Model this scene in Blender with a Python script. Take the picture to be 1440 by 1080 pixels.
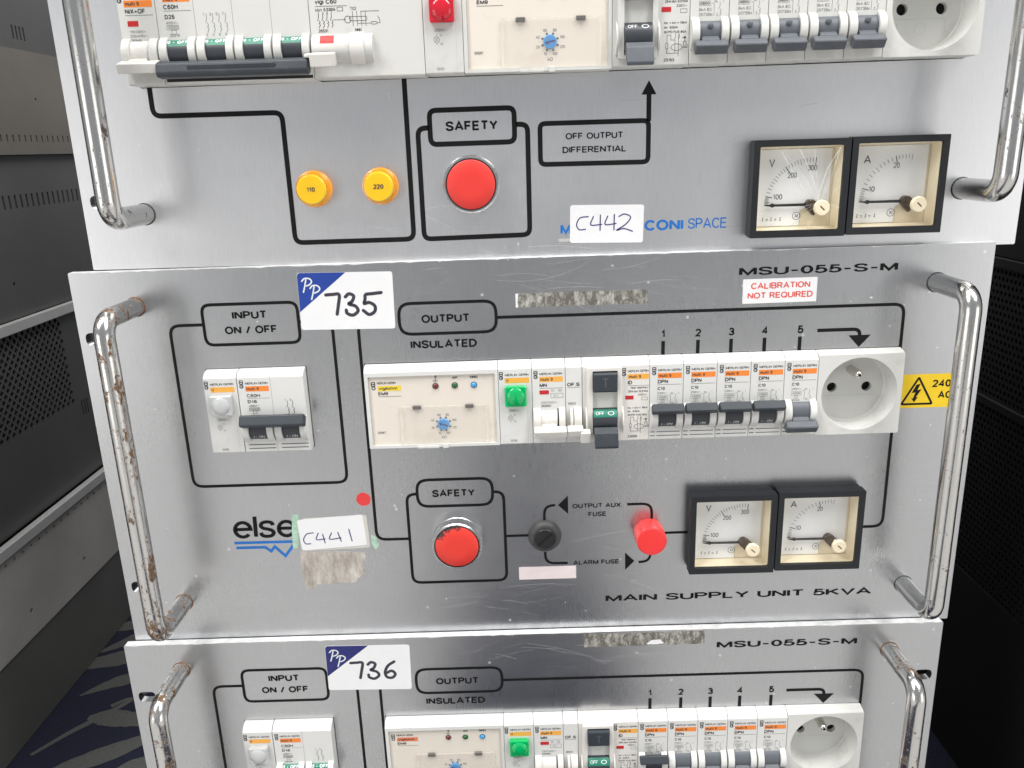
import bpy, math, random
from mathutils import Vector, Matrix
from mathutils.geometry import tessellate_polygon
for o in list(bpy.data.objects): bpy.data.objects.remove(o)
random.seed(7)
scene = bpy.context.scene
col = scene.collection
# ------------------------------------------------------------------ frame of reference
# panel millimetres (x right, y up, z out of the panel) -> metres (X right, Y away, Z up)
ZOFF = 226.0                                    # carpet lies 226 mm below the middle panel's lower edge
def W3(x, y, z): return Vector((x*.001, -z*.001, (y+ZOFF)*.001))
def L3(x, y, z): return (x*.001, -z*.001, y*.001)
# ------------------------------------------------------------------ camera
cam_d = bpy.data.cameras.new('camera'); cam = bpy.data.objects.new('camera', cam_d); col.objects.link(cam)
RC = [(0.9994241, -0.03389496, -0.00161523), (-0.03208806, -0.95948568, 0.27992426), (-0.01103781, -0.27971122, -0.96002073)]
def mp(v): return Vector((v[0], -v[2], v[1]))
cx, cy, cz = mp(RC[0]), -mp(RC[1]), -mp(RC[2])
cl = W3(235.05, 277.13, 426.17)
cam.matrix_world = Matrix(((cx.x, cy.x, cz.x, cl.x), (cx.y, cy.y, cz.y, cl.y), (cx.z, cy.z, cz.z, cl.z), (0, 0, 0, 1)))
cam_d.sensor_width = 36; cam_d.lens = 1150/1440*36; cam_d.clip_start = .01; cam_d.clip_end = 50
scene.camera = cam
# ------------------------------------------------------------------ light: a lit hall, fluorescent strips overhead, plus added fills
wd = bpy.data.worlds.new('World'); scene.world = wd; wd.use_nodes = True
bg = wd.node_tree.nodes['Background']; bg.inputs[0].default_value = (.93, .96, 1, 1); bg.inputs[1].default_value = .36
def area(name, loc, target, sx, sy, power, color=(1, 1, 1)):
    l = bpy.data.lights.new(name, 'AREA'); l.shape = 'RECTANGLE'; l.size = sx; l.size_y = sy; l.energy = power; l.color = color
    o = bpy.data.objects.new(name, l); col.objects.link(o); o.location = loc
    o.rotation_euler = (Vector(target)-Vector(loc)).to_track_quat('-Z', 'Y').to_euler(); return o
area('ceiling_light', (-.6, -.7, 2.1), (.2, -.1, .3), .5, 1.6, 33, (1, .985, .96))
area('ceiling_light', (1.07, -.7, 2.1), (.25, -.1, .3), .5, 1.6, 33, (1, .985, .96))
area('ceiling_light', (.25, 2.9, 2.1), (.25, 0, .2), 2.6, 1.3, 45, (1, .985, .96))  # rear lamp added to brighten the panels' upper edges
area('side_fill', (-.95, -1.05, .25), (.1, 0, .2), .8, .9, 3.6, (1, .97, .93))  # both low side lamps are added to brighten the panels' outer ends
area('side_fill', (1.5, -1.05, .25), (.38, 0, .2), .8, .9, 3.6, (1, .97, .93))
vs = scene.view_settings; vs.view_transform = 'Standard'; vs.look = 'None'; vs.gamma = 1; vs.exposure = .14; vs.use_curve_mapping = False
scene.render.engine = 'CYCLES'
# ------------------------------------------------------------------ materials
MATS = {}
class N:
    def __init__(s, name):
        s.m = bpy.data.materials.new(name); s.m.use_nodes = True; s.t = s.m.node_tree; s.b = s.t.nodes['Principled BSDF']
        s.out = s.t.nodes['Material Output']; MATS[name] = s.m
        s.tc = None
    def n(s, typ, **kw):
        x = s.t.nodes.new(typ)
        for k, v in kw.items():
            if k.startswith('i_'):
                k = k[2:]; x.inputs[int(k) if k.isdigit() else k].default_value = v
            else: setattr(x, k, v)
        return x
    def l(s, a, b): s.t.links.new(a, b)
    def coord(s, scale=(1, 1, 1), rot=(0, 0, 0)):
        if not s.tc: s.tc = s.n('ShaderNodeTexCoord')
        m = s.n('ShaderNodeMapping'); m.inputs['Scale'].default_value = scale; m.inputs['Rotation'].default_value = rot
        s.l(s.tc.outputs['Object'], m.inputs[0]); return m.outputs[0]
    def noise(s, scale, vec=(1, 1, 1), detail=4, rough=.6):
        x = s.n('ShaderNodeTexNoise'); x.inputs['Scale'].default_value = scale; x.inputs['Detail'].default_value = detail
        x.inputs['Roughness'].default_value = rough; s.l(s.coord(vec), x.inputs['Vector']); return x.outputs['Fac']
    def ramp(s, fac, p0, p1, c0=(0, 0, 0, 1), c1=(1, 1, 1, 1)):
        r = s.n('ShaderNodeValToRGB'); e = r.color_ramp.elements
        e[0].position = p0; e[1].position = p1; e[0].color = c0; e[1].color = c1
        s.l(fac, r.inputs[0]); return r.outputs[0]
    def mix(s, fac, a, b):
        x = s.n('ShaderNodeMix', data_type='RGBA')
        for sock, v in ((x.inputs[0], fac), (x.inputs[6], a), (x.inputs[7], b)):
            if hasattr(v, 'is_linked'): s.l(v, sock)
            else: sock.default_value = v
        return x.outputs[2]
    def math(s, op, a, b=0.):
        x = s.n('ShaderNodeMath', operation=op)
        for i, v in enumerate((a, b)):
            if hasattr(v, 'is_linked'): s.l(v, x.inputs[i])
            else: x.inputs[i].default_value = v
        return x.outputs[0]
    def bump(s, h, strength=.2, dist=.0002):
        b = s.n('ShaderNodeBump'); b.inputs['Strength'].default_value = strength; b.inputs['Distance'].default_value = dist
        s.l(h, b.inputs['Height']); s.l(b.outputs[0], s.b.inputs['Normal'])
def c4(c): return (c[0], c[1], c[2], 1)
def plain(name, c, rough=.5, metal=0., coat=0., var=.08, vs_=60, spec=None):
    k = N(name)
    k.b.inputs['Roughness'].default_value = rough; k.b.inputs['Metallic'].default_value = metal; k.b.inputs['Coat Weight'].default_value = coat
    if spec is not None: k.b.inputs['Specular IOR Level'].default_value = spec
    if var:
        f = k.noise(vs_, detail=5)
        k.l(k.mix(k.ramp(f, .3, .75), c4([v*(1-var) for v in c]), c4([min(1, v*(1+var*.5)) for v in c])), k.b.inputs['Base Color'])
        k.l(k.math('ADD', k.math('MULTIPLY', f, .15), rough-.075), k.b.inputs['Roughness'])
    else: k.b.inputs['Base Color'].default_value = c4(c)
    return k
def plastic(name, c, dirt=(.35, .3, .25), amount=.35, rough=.38):
    k = N(name); f = k.noise(45, detail=8, rough=.7); g = k.noise(700, detail=3)
    m = k.math('MULTIPLY', k.ramp(f, .55, .85), amount)
    sp = k.math('MULTIPLY', k.ramp(g, .72, .78), .5*amount)
    k.l(k.mix(k.math('MAXIMUM', m, sp), c4(c), c4(dirt)), k.b.inputs['Base Color'])
    k.l(k.math('ADD', k.math('MULTIPLY', f, .25), rough-.1), k.b.inputs['Roughness'])
    k.bump(k.noise(1800, detail=2), .06, .0001)
plastic('white_plastic', (.71, .71, .69)); plastic('old_white_plastic', (.66, .66, .63), amount=.5)
plastic('lever_white', (.75, .73, .69), amount=.25); plastic('socket_white', (.68, .68, .65), (.3, .28, .24), .55)
plastic('cream_plate', (.76, .70, .62), (.45, .36, .28), .55, .5); plastic('cream_plastic', (.86, .76, .55), (.5, .4, .25), .3)
plastic('slate_plastic', (.034, .042, .052), (.16, .16, .16), .35, .42); plastic('grey_lever', (.105, .117, .135), (.25, .25, .25), .4, .45)
plastic('drum_dark', (.04, .045, .055), (.12, .12, .12), .3, .35)
plastic('bezel_black', (.007, .009, .012), (.05, .047, .043), .2, .45)
plain('gap_dark', (.012, .012, .012), .7, var=0); plain('black_ink', (.006, .006, .0065), .6, var=.3, vs_=300, spec=.25); plain('fine_ink', (.045, .045, .05), .6, var=0)
plain('grey_ink', (.2, .2, .2), .6, var=0); plain('blue_ink', (.01, .16, .55), .5, var=.1); plain('pen_ink', (.05, .04, .19), .6, var=.3, vs_=400)
plain('marker_ink', (.045, .04, .06), .5, var=.3, vs_=200); plain('red_print', (.75, .09, .07), .6, var=0); plain('white_ink', (.75, .78, .78), .5, var=0)
plain('engraved_grey', (.5, .5, .48), .5, var=0)
plain('orange_label', (.88, .25, .035), .5); plain('amber_label', (.88, .42, .07), .5); plain('yellow_label', (.88, .66, .04), .5)
plain('red_orange_label', (.85, .22, .10), .5); plain('green_mark', (.02, .20, .13), .4); plain('red_flag', (.55, .02, .025), .4)
plain('sticker_white', (.85, .85, .86), .5, var=.03); plain('sticker_blue', (.015, .055, .33), .4); plain('sticker_yellow', (.85, .58, .01), .45)
plain('sticker_navy', (.015, .02, .16), .4); plain('old_sticker', (.62, .60, .55), .7); plain('dot_red', (.78, .05, .05), .55, var=.15, vs_=400)
plain('pink_tape', (.80, .70, .70), .6); plain('green_residue', (.45, .66, .52), .6, var=.3, vs_=300)
k = N('torn_paper'); f = k.noise(90, (1.6, 1, .6), 8, .75)
k.l(k.mix(k.ramp(f, .38, .66), c4((.33, .29, .25)), c4((.66, .62, .57))), k.b.inputs['Base Color']); k.b.inputs['Roughness'].default_value = .85; k.bump(f, .5, .0004)
k = N('scraped_label'); f = k.noise(260, (1, 1, .5), 8, .8)
k.l(k.mix(k.ramp(f, .45, .62), c4((.16, .15, .13)), c4((.58, .57, .52))), k.b.inputs['Base Color']); k.b.inputs['Roughness'].default_value = .6; k.b.inputs['Metallic'].default_value = .35; k.bump(f, .6, .0003)
k = N('needle_black'); k.b.inputs['Base Color'].default_value = (.01, .01, .01, 1)
plain('dial_white', (.90, .91, .91), .5, var=.03); plain('pivot_bronze', (.075, .05, .028), .35, .3, var=.3, vs_=400)
def lens(name, c, rough=.12, trans=.0, sss=.6):
    k = N(name); b = k.b; b.inputs['Base Color'].default_value = c4(c); b.inputs['Roughness'].default_value = rough
    b.inputs['Coat Weight'].default_value = .5; b.inputs['Subsurface Weight'].default_value = sss; b.inputs['Subsurface Radius'].default_value = (.003, .003, .003)
    b.inputs['Subsurface Scale'].default_value = 1.; b.inputs['Transmission Weight'].default_value = trans; return k
lens('lens_green', (.0, .46, .13)); lens('lens_red', (.62, .01, .03)); lens('lens_clear', (.78, .80, .80), .15, .35, .3)
lens('lens_amber', (.95, .58, .01), .25); lens('lens_amber_ring', (.92, .36, .01), .15); lens('lens_pilot_red', (.92, .025, .025), .3); lens('lens_pilot_wall', (.92, .06, .06), .15)
lens('led_red', (.16, .02, .025)); lens('led_green', (.02, .12, .03)); lens('led_blue', (.05, .35, .85), .4); lens('dial_blue', (.03, .27, .60), .35)
plain('door_clear', (.8, .76, .7), .2)
k = N('button_red'); f = k.noise(170, detail=6, rough=.7)
k.b.inputs['Base Color'].default_value = (.78, .045, .035, 1); k.b.inputs['Roughness'].default_value = .45; k.bump(f, .08, .0002)
k = N('button_red_worn'); f = k.noise(150, detail=7, rough=.75); g = k.coord()
sx = k.n('ShaderNodeSeparateXYZ'); k.l(g, sx.inputs[0])
gr = k.math('ADD', k.math('MULTIPLY', sx.outputs[0], -16.), k.math('MULTIPLY', sx.outputs[2], 38.))
k.l(k.mix(k.ramp(k.math('ADD', f, gr), .92, .98), c4((.78, .045, .03)), c4((.03, .025, .025))), k.b.inputs['Base Color']); k.b.inputs['Roughness'].default_value = .45
k = N('glass'); k.t.nodes.remove(k.b)
tr = k.n('ShaderNodeBsdfTransparent'); gl = k.n('ShaderNodeBsdfGlossy'); gl.inputs['Roughness'].default_value = .03
lw = k.n('ShaderNodeLayerWeight'); lw.inputs[0].default_value = .5; mx = k.n('ShaderNodeMixShader')
k.l(k.math('ADD', .035, k.math('MULTIPLY', k.math('POWER', lw.outputs['Facing'], 5.), .9)), mx.inputs[0]); k.l(tr.outputs[0], mx.inputs[1]); k.l(gl.outputs[0], mx.inputs[2]); k.l(mx.outputs[0], k.out.inputs[0])
def clear_plastic(name, tint, fac):
    k = N(name); k.t.nodes.remove(k.b)
    tr = k.n('ShaderNodeBsdfTransparent'); di = k.n('ShaderNodeBsdfPrincipled'); di.inputs['Base Color'].default_value = c4(tint); di.inputs['Roughness'].default_value = .12
    mx = k.n('ShaderNodeMixShader'); mx.inputs[0].default_value = fac
    k.l(tr.outputs[0], mx.inputs[1]); k.l(di.outputs[0], mx.inputs[2]); k.l(mx.outputs[0], k.out.inputs[0])
clear_plastic('scratch_pale', (.9, .9, .9), .4); clear_plastic('clear_door', (.85, .80, .74), .12); clear_plastic('crack_edge', (.92, .95, .95), .55)
# brushed aluminium
def brushed(name, base, rough, speck):
    k = N(name); b = k.b; b.inputs['Metallic'].default_value = 1
    grain = k.noise(1, (2600, 1, 90), 3, .7); smudge = k.noise(9, (1, 1, 1.3), 6, .62); blot = k.noise(38, detail=6, rough=.7)
    r = k.math('ADD', k.math('MULTIPLY', grain, .13), k.math('ADD', rough-.16, k.math('MULTIPLY', smudge, .2)))
    k.l(r, b.inputs['Roughness'])
    c = k.mix(k.ramp(grain, .3, .72), c4([v*.90 for v in base]), c4(base))
    c = k.mix(k.math('MULTIPLY', k.ramp(blot, .58, .8), .35), c, c4([v*.78 for v in base]))
    # pale flecks and fine scratches worn into the surface
    v = k.n('ShaderNodeTexVoronoi'); v.inputs['Scale'].default_value = 110; k.l(k.coord(), v.inputs['Vector'])
    sz = k.math('MULTIPLY', k.ramp(v.outputs['Color'], .55, 1.0), speck)
    fl = k.math('LESS_THAN', v.outputs['Distance'], sz)
    wv = k.noise(1, (28, 1, 160), 7, .8); sc = k.ramp(k.math('ABSOLUTE', k.math('SUBTRACT', wv, .5)), .0, .004, (1, 1, 1, 1), (0, 0, 0, 1))
    msk = k.ramp(k.noise(14, detail=2), .5, .64); sc = k.math('MULTIPLY', k.math('MULTIPLY', sc, msk), .5)
    fx = k.math('MAXIMUM', k.math('MULTIPLY', fl, .55), sc)
    c = k.mix(fx, c, (.85, .85, .85, 1)); k.l(c, b.inputs['Base Color'])
    k.l(k.math('SUBTRACT', 1, k.math('MULTIPLY', fx, .7)), b.inputs['Metallic'])
    b.inputs['Anisotropic'].default_value = .0
    k.bump(grain, .05, .00012)
brushed('aluminium', (.565, .575, .59), .29, .12); brushed('aluminium_satin', (.80, .805, .82), .38, .10)
# worn chrome with rust
def chrome(name, amt, rc):
    k = N(name); b = k.b
    f = k.noise(170, (1, 1, .55), 9, .74); g = k.noise(620, detail=5, rough=.7); big = k.noise(16, detail=3)
    fm = k.math('ADD', f, k.math('MULTIPLY', k.math('SUBTRACT', big, .5), .35))
    lo = .615-amt*.075
    mm = k.math('MAXIMUM', k.ramp(fm, lo, lo+.035), k.math('MULTIPLY', k.ramp(g, .64-amt*.03, .68-amt*.03), .6))
    rust = k.mix(k.ramp(g, .35, .65), c4([v*.45 for v in rc]), c4(rc))
    k.l(k.mix(mm, (.64, .635, .62, 1), rust), b.inputs['Base Color'])
    k.l(k.math('SUBTRACT', 1, k.math('MULTIPLY', mm, .65)), b.inputs['Metallic'])
    k.l(k.math('ADD', k.math('MULTIPLY', mm, .4), k.math('ADD', .1, k.math('MULTIPLY', f, .18))), b.inputs['Roughness'])
    k.bump(k.math('SUBTRACT', f, mm), .12, .0004)
chrome('chrome_worn', .45, (.13, .095, .08)); chrome('chrome_rusty', 1.0, (.25, .15, .085)); plain('rust_stain', (.24, .115, .045), .8, var=.7, vs_=300)
plain('ring_chrome', (.66, .66, .66), .27, 1., var=.1, vs_=200); plain('pin_steel', (.75, .73, .68), .2, 1., var=.1)
plain('hinge_grey', (.16, .15, .14), .4, var=.3, vs_=200); plain('fuse_grey', (.055, .055, .055), .5, var=.4, vs_=200); plain('fuse_dark', (.02, .02, .022), .35, var=.4, vs_=300)
plain('chassis_dark', (.05, .05, .052), .5, .3); plain('cabinet_dark', (.085, .085, .083), .5, var=.25, vs_=9); plain('cabinet_grey', (.46, .44, .41), .5, var=.2, vs_=12)
plain('cabinet_brown', (.16, .145, .125), .5, var=.2, vs_=12); plain('cabinet_lip', (.55, .55, .54), .4, .2); plain('cabinet_skirt', (.13, .13, .12), .5, var=.2, vs_=9); plain('cabinet_black', (.0085, .008, .007), .55, var=.2, vs_=9); plain('hole_black', (.004, .004, .004), .9, var=0)
# carpet: dark blue with grey brush strokes
k = N('carpet'); fib = k.noise(900, detail=3)
k.l(k.mix(k.ramp(fib, .3, .75), (.003, .0045, .019, 1), (.006, .009, .036, 1)), k.b.inputs['Base Color']); k.b.inputs['Roughness'].default_value = .95; k.bump(fib, .8, .002)
k = N('carpet_stroke'); fib = k.noise(900, detail=3)
k.l(k.mix(k.ramp(fib, .3, .75), (.065, .066, .064, 1), (.13, .13, .125, 1)), k.b.inputs['Base Color']); k.b.inputs['Roughness'].default_value = .95; k.bump(fib, .8, .002)
plain('edge_sheen_chips', (.88, .88, .88), .45, .25, var=.25, vs_=140); plain('added_pale_floor', (.52, .51, .50), .5, var=.1, vs_=6)  # first: chips with ceiling sheen painted in; second: added out-of-view flooring
# ------------------------------------------------------------------ mesh builder (millimetres)
def catmull(pts, n=6):
    p = [Vector(a) for a in pts]; p = [2*p[0]-p[1]]+p+[2*p[-1]-p[-2]]; out = []
    for i in range(1, len(p)-2):
        for j in range(n):
            t = j/n; a, b, c, d = p[i-1:i+3]
            out.append(.5*((2*b)+(c-a)*t+(2*a-5*b+4*c-d)*t*t+(3*b-a-3*c+d)*t**3))
    return [tuple(v) for v in out+[p[-2]]]
def fillet(pts, r, closed=False, n=6):
    out = []; m = len(pts)
    for i, p in enumerate(pts):
        if not closed and i in (0, m-1): out.append(p); continue
        p = Vector(p); a = Vector(pts[i-1])-p; b = Vector(pts[(i+1) % m])-p
        rr = min(r, a.length*.5, b.length*.5) if closed else min(r, a.length, b.length)
        A = p+a.normalized()*rr; B = p+b.normalized()*rr
        for j in range(n+1):
            t = j/n; ang = None
            q = (1-t)**2*A+2*(1-t)*t*p+t*t*B
            # quarter-ish arc: pull the quadratic towards the corner a little
            q = q.lerp(p, .09*math.sin(math.pi*t)); out.append(tuple(q))
    return out
def rrect(x0, y0, x1, y1, r, n=5): return fillet([(x0, y0), (x1, y0), (x1, y1), (x0, y1)], r, True, n)
def circle(x, y, r, n=24, a0=0): return [(x+r*math.cos(a0+2*math.pi*i/n), y+r*math.sin(a0+2*math.pi*i/n)) for i in range(n)]
def arc(cx, cy, rx, ry, a0, a1, n=None):
    n = n or max(3, int(abs(a1-a0)/22)); return [(cx+rx*math.cos(math.radians(a0+(a1-a0)*i/n)), cy+ry*math.sin(math.radians(a0+(a1-a0)*i/n))) for i in range(n+1)]
# grotesque lettering as stroke centre-lines in a unit box: width, strokes (cap height 1)
_S = catmull([(.97, .76), (.84, .94), (.5, 1), (.16, .93), (.05, .74), (.2, .58), (.5, .51), (.82, .42), (.98, .25), (.84, .06), (.5, 0), (.15, .06), (0, .26)], 3)
def sc(p, w): return [(x*w, y) for x, y in p]
GL = {'A': (.72, [[(0, 0), (.36, 1), (.72, 0)], [(.12, .32), (.6, .32)]]), 'B': (.62, [[(0, 0), (0, 1), (.36, 1)]+arc(.36, .76, .22, .24, 90, -90)+[(0, .52)], [(0, .52), (.38, .52)]+arc(.38, .26, .24, .26, 90, -90)+[(0, 0)]]),
 'C': (.68, [arc(.36, .5, .36, .5, 38, 322, 16)]), 'D': (.66, [[(0, .5), (0, 1), (.26, 1)]+arc(.26, .5, .4, .5, 90, -90, 10)+[(0, 0), (0, .5)]]), 'E': (.54, [[(.54, 1), (0, 1), (0, 0), (.54, 0)], [(0, .52), (.5, .52)]]),
 'F': (.52, [[(.52, 1), (0, 1), (0, 0)], [(0, .5), (.46, .5)]]), 'G': (.7, [arc(.36, .5, .36, .5, 40, 330, 16)+[(.7, .46), (.4, .46)], [(.7, .46), (.7, 0)]]), 'H': (.62, [[(0, 0), (0, 1)], [(.62, 0), (.62, 1)], [(0, .52), (.62, .52)]]),
 'I': (.0, [[(0, 0), (0, 1)]]), 'J': (.46, [[(.46, 1), (.46, .25)]+arc(.23, .25, .23, .25, 0, -180)]), 'K': (.62, [[(0, 0), (0, 1)], [(.6, 1), (.02, .36)], [(.22, .58), (.64, 0)]]), 'L': (.5, [[(0, 1), (0, 0), (.5, 0)]]),
 'M': (.78, [[(0, 0), (0, 1)], [(.78, 0), (.78, 1)], [(0, 1), (.39, .05), (.78, 1)]]), 'N': (.64, [[(0, 0), (0, 1)], [(.64, 0), (.64, 1)], [(0, 1), (.64, 0)]]), 'O': (.76, [arc(.38, .5, .38, .5, 0, 360, 20)]),
 'P': (.58, [[(0, 0), (0, 1), (.32, 1)]+arc(.32, .74, .26, .26, 90, -90)+[(0, .48)]]), 'Q': (.76, [arc(.38, .5, .38, .5, 0, 360, 20), [(.46, .26), (.74, -.02)]]), 'R': (.62, [[(0, 0), (0, 1), (.34, 1)]+arc(.34, .75, .25, .25, 90, -90)+[(0, .5)], [(.36, .5), (.6, 0)]]),
 'S': (.62, [sc(_S, .62)]), 'T': (.6, [[(0, 1), (.6, 1)], [(.3, 1), (.3, 0)]]), 'U': (.62, [[(0, 1), (0, .3)]+arc(.31, .3, .31, .3, 180, 360, 8)+[(.62, 1)]]), 'V': (.68, [[(0, 1), (.34, 0), (.68, 1)]]), 'W': (.98, [[(0, 1), (.24, 0), (.49, .95), (.74, 0), (.98, 1)]]),
 'X': (.64, [[(0, 1), (.64, 0)], [(0, 0), (.64, 1)]]), 'Y': (.64, [[(0, 1), (.32, .44), (.64, 1)], [(.32, .44), (.32, 0)]]), 'Z': (.56, [[(0, 1), (.56, 1), (0, 0), (.56, 0)]]),
 '0': (.5, [arc(.25, .5, .25, .5, 0, 360, 18)]), '1': (.3, [[(0, .74), (.16, .8), (.24, 1), (.24, 0)]]), '2': (.52, [arc(.26, .72, .26, .28, 165, -25, 9)+[(.02, .0), (.52, 0)]]), '3': (.52, [arc(.25, .745, .24, .255, 160, -80, 10)+arc(.25, .26, .27, .26, 85, -165, 11)]),
 '4': (.54, [[(.4, 0), (.4, 1), (0, .28), (.54, .28)]]), '5': (.52, [[(.49, 1), (.1, 1), (.05, .46)]+catmull([(.05, .46), (.15, .58), (.28, .63), (.45, .55), (.53, .33), (.46, .1), (.25, 0), (.07, .06), (-.01, .2)], 3)]), '6': (.52, [arc(.26, .31, .26, .31, 0, 360, 14), catmull([(.48, .84), (.3, 1), (.08, .82), (.0, .4), (.02, .26)], 4)]), '7': (.5, [[(0, 1), (.5, 1), (.2, .3), (.16, 0)]]),
 '8': (.52, [arc(.26, .76, .22, .24, -90, 270, 14), arc(.26, .27, .26, .27, 90, 450, 14)]), '9': (.52, [arc(.26, .69, .26, .31, 0, 360, 14), catmull([(.04, .16), (.22, 0), (.44, .18), (.52, .6), (.5, .74)], 4)]),
 '-': (.34, [[(0, .42), (.34, .42)]]), '/': (.34, [[(0, -.02), (.34, 1.02)]]), '.': (.02, [[(0, -.06), (0, .06)]]), ',': (.04, [[(.04, .06), (0, -.14)]]), '+': (.54, [[(0, .4), (.54, .4)], [(.27, .13), (.27, .67)]]), '=': (.5, [[(0, .3), (.5, .3)], [(0, .56), (.5, .56)]]),
 '~': (.5, [catmull([(0, .36), (.12, .52), (.25, .43), (.38, .34), (.5, .5)], 3)]), '<': (.44, [[(.44, .72), (0, .42), (.44, .12)]]), '\u0394': (.66, [[(.33, .95), (.02, .02), (.64, .02), (.33, .95)]]), '\u03a9': (.74, [[(0, 0), (.24, 0)]+arc(.37, .55, .36, .45, 245, -65, 16)+[(.5, 0), (.74, 0)]]),
 'c': (.5, [arc(.27, .36, .27, .36, 45, 315, 12)]), 'd': (.5, [arc(.26, .36, .26, .36, 0, 360, 14), [(.5, 0), (.5, 1)]]), 'e': (.54, [[(.02, .38), (.52, .38)]+arc(.27, .36, .27, .36, 3, 318, 14)]), 'f': (.3, [[(.12, 0), (.12, .8), (.18, .97), (.32, .98)], [(0, .7), (.3, .7)]]), 'g': (.5, [arc(.25, .36, .25, .36, 0, 360, 14), [(.5, .72), (.5, -.06)]+arc(.26, -.06, .24, .22, 0, -150, 6)]),
 'h': (.46, [[(0, 0), (0, 1)], [(0, .44)]+arc(.23, .46, .23, .26, 180, 0, 7)+[(.46, 0)]]), 'i': (.0, [[(0, 0), (0, .72)], [(0, .88), (0, 1)]]), 'k': (.46, [[(0, 0), (0, 1)], [(.42, .72), (.02, .28)], [(.18, .45), (.46, 0)]]), 'l': (.0, [[(0, 0), (0, 1)]]), 'm': (.76, [[(0, 0), (0, .72)], [(0, .46)]+arc(.19, .5, .19, .22, 180, 0, 6)+[(.38, 0)], [(.38, .46)]+arc(.57, .5, .19, .22, 180, 0, 6)+[(.76, 0)]]),
 'n': (.46, [[(0, 0), (0, .72)], [(0, .44)]+arc(.23, .46, .23, .26, 180, 0, 7)+[(.46, 0)]]), 'o': (.52, [arc(.26, .36, .26, .36, 0, 360, 16)]), 's': (.46, [[(x*.46, y*.72) for x, y in _S]]), 't': (.3, [[(.12, .94), (.12, .12), (.2, .0), (.32, .02)], [(0, .7), (.3, .7)]]), 'u': (.46, [[(0, .72), (0, .26)]+arc(.23, .26, .23, .26, 180, 360, 7), [(.46, .72), (.46, 0)]]), 'v': (.46, [[(0, .72), (.23, 0), (.46, .72)]])}
def text_strokes(body, weight, spacing=1.):
    """centre-lines for a line of lettering, cap height 1 with the given stroke weight"""
    out = []; x = 0.; k = 1-weight
    for ch in body:
        if ch == ' ': x += .34*spacing+weight*.5; continue
        w, st = GL.get(ch) or GL.get(ch.upper()) or GL['-']
        for p in st: out.append([(x+weight/2+a*.98, weight/2+b*k) for a, b in p])
        x += w*.98+weight+.055*spacing
    return out, x-.055*spacing
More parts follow.
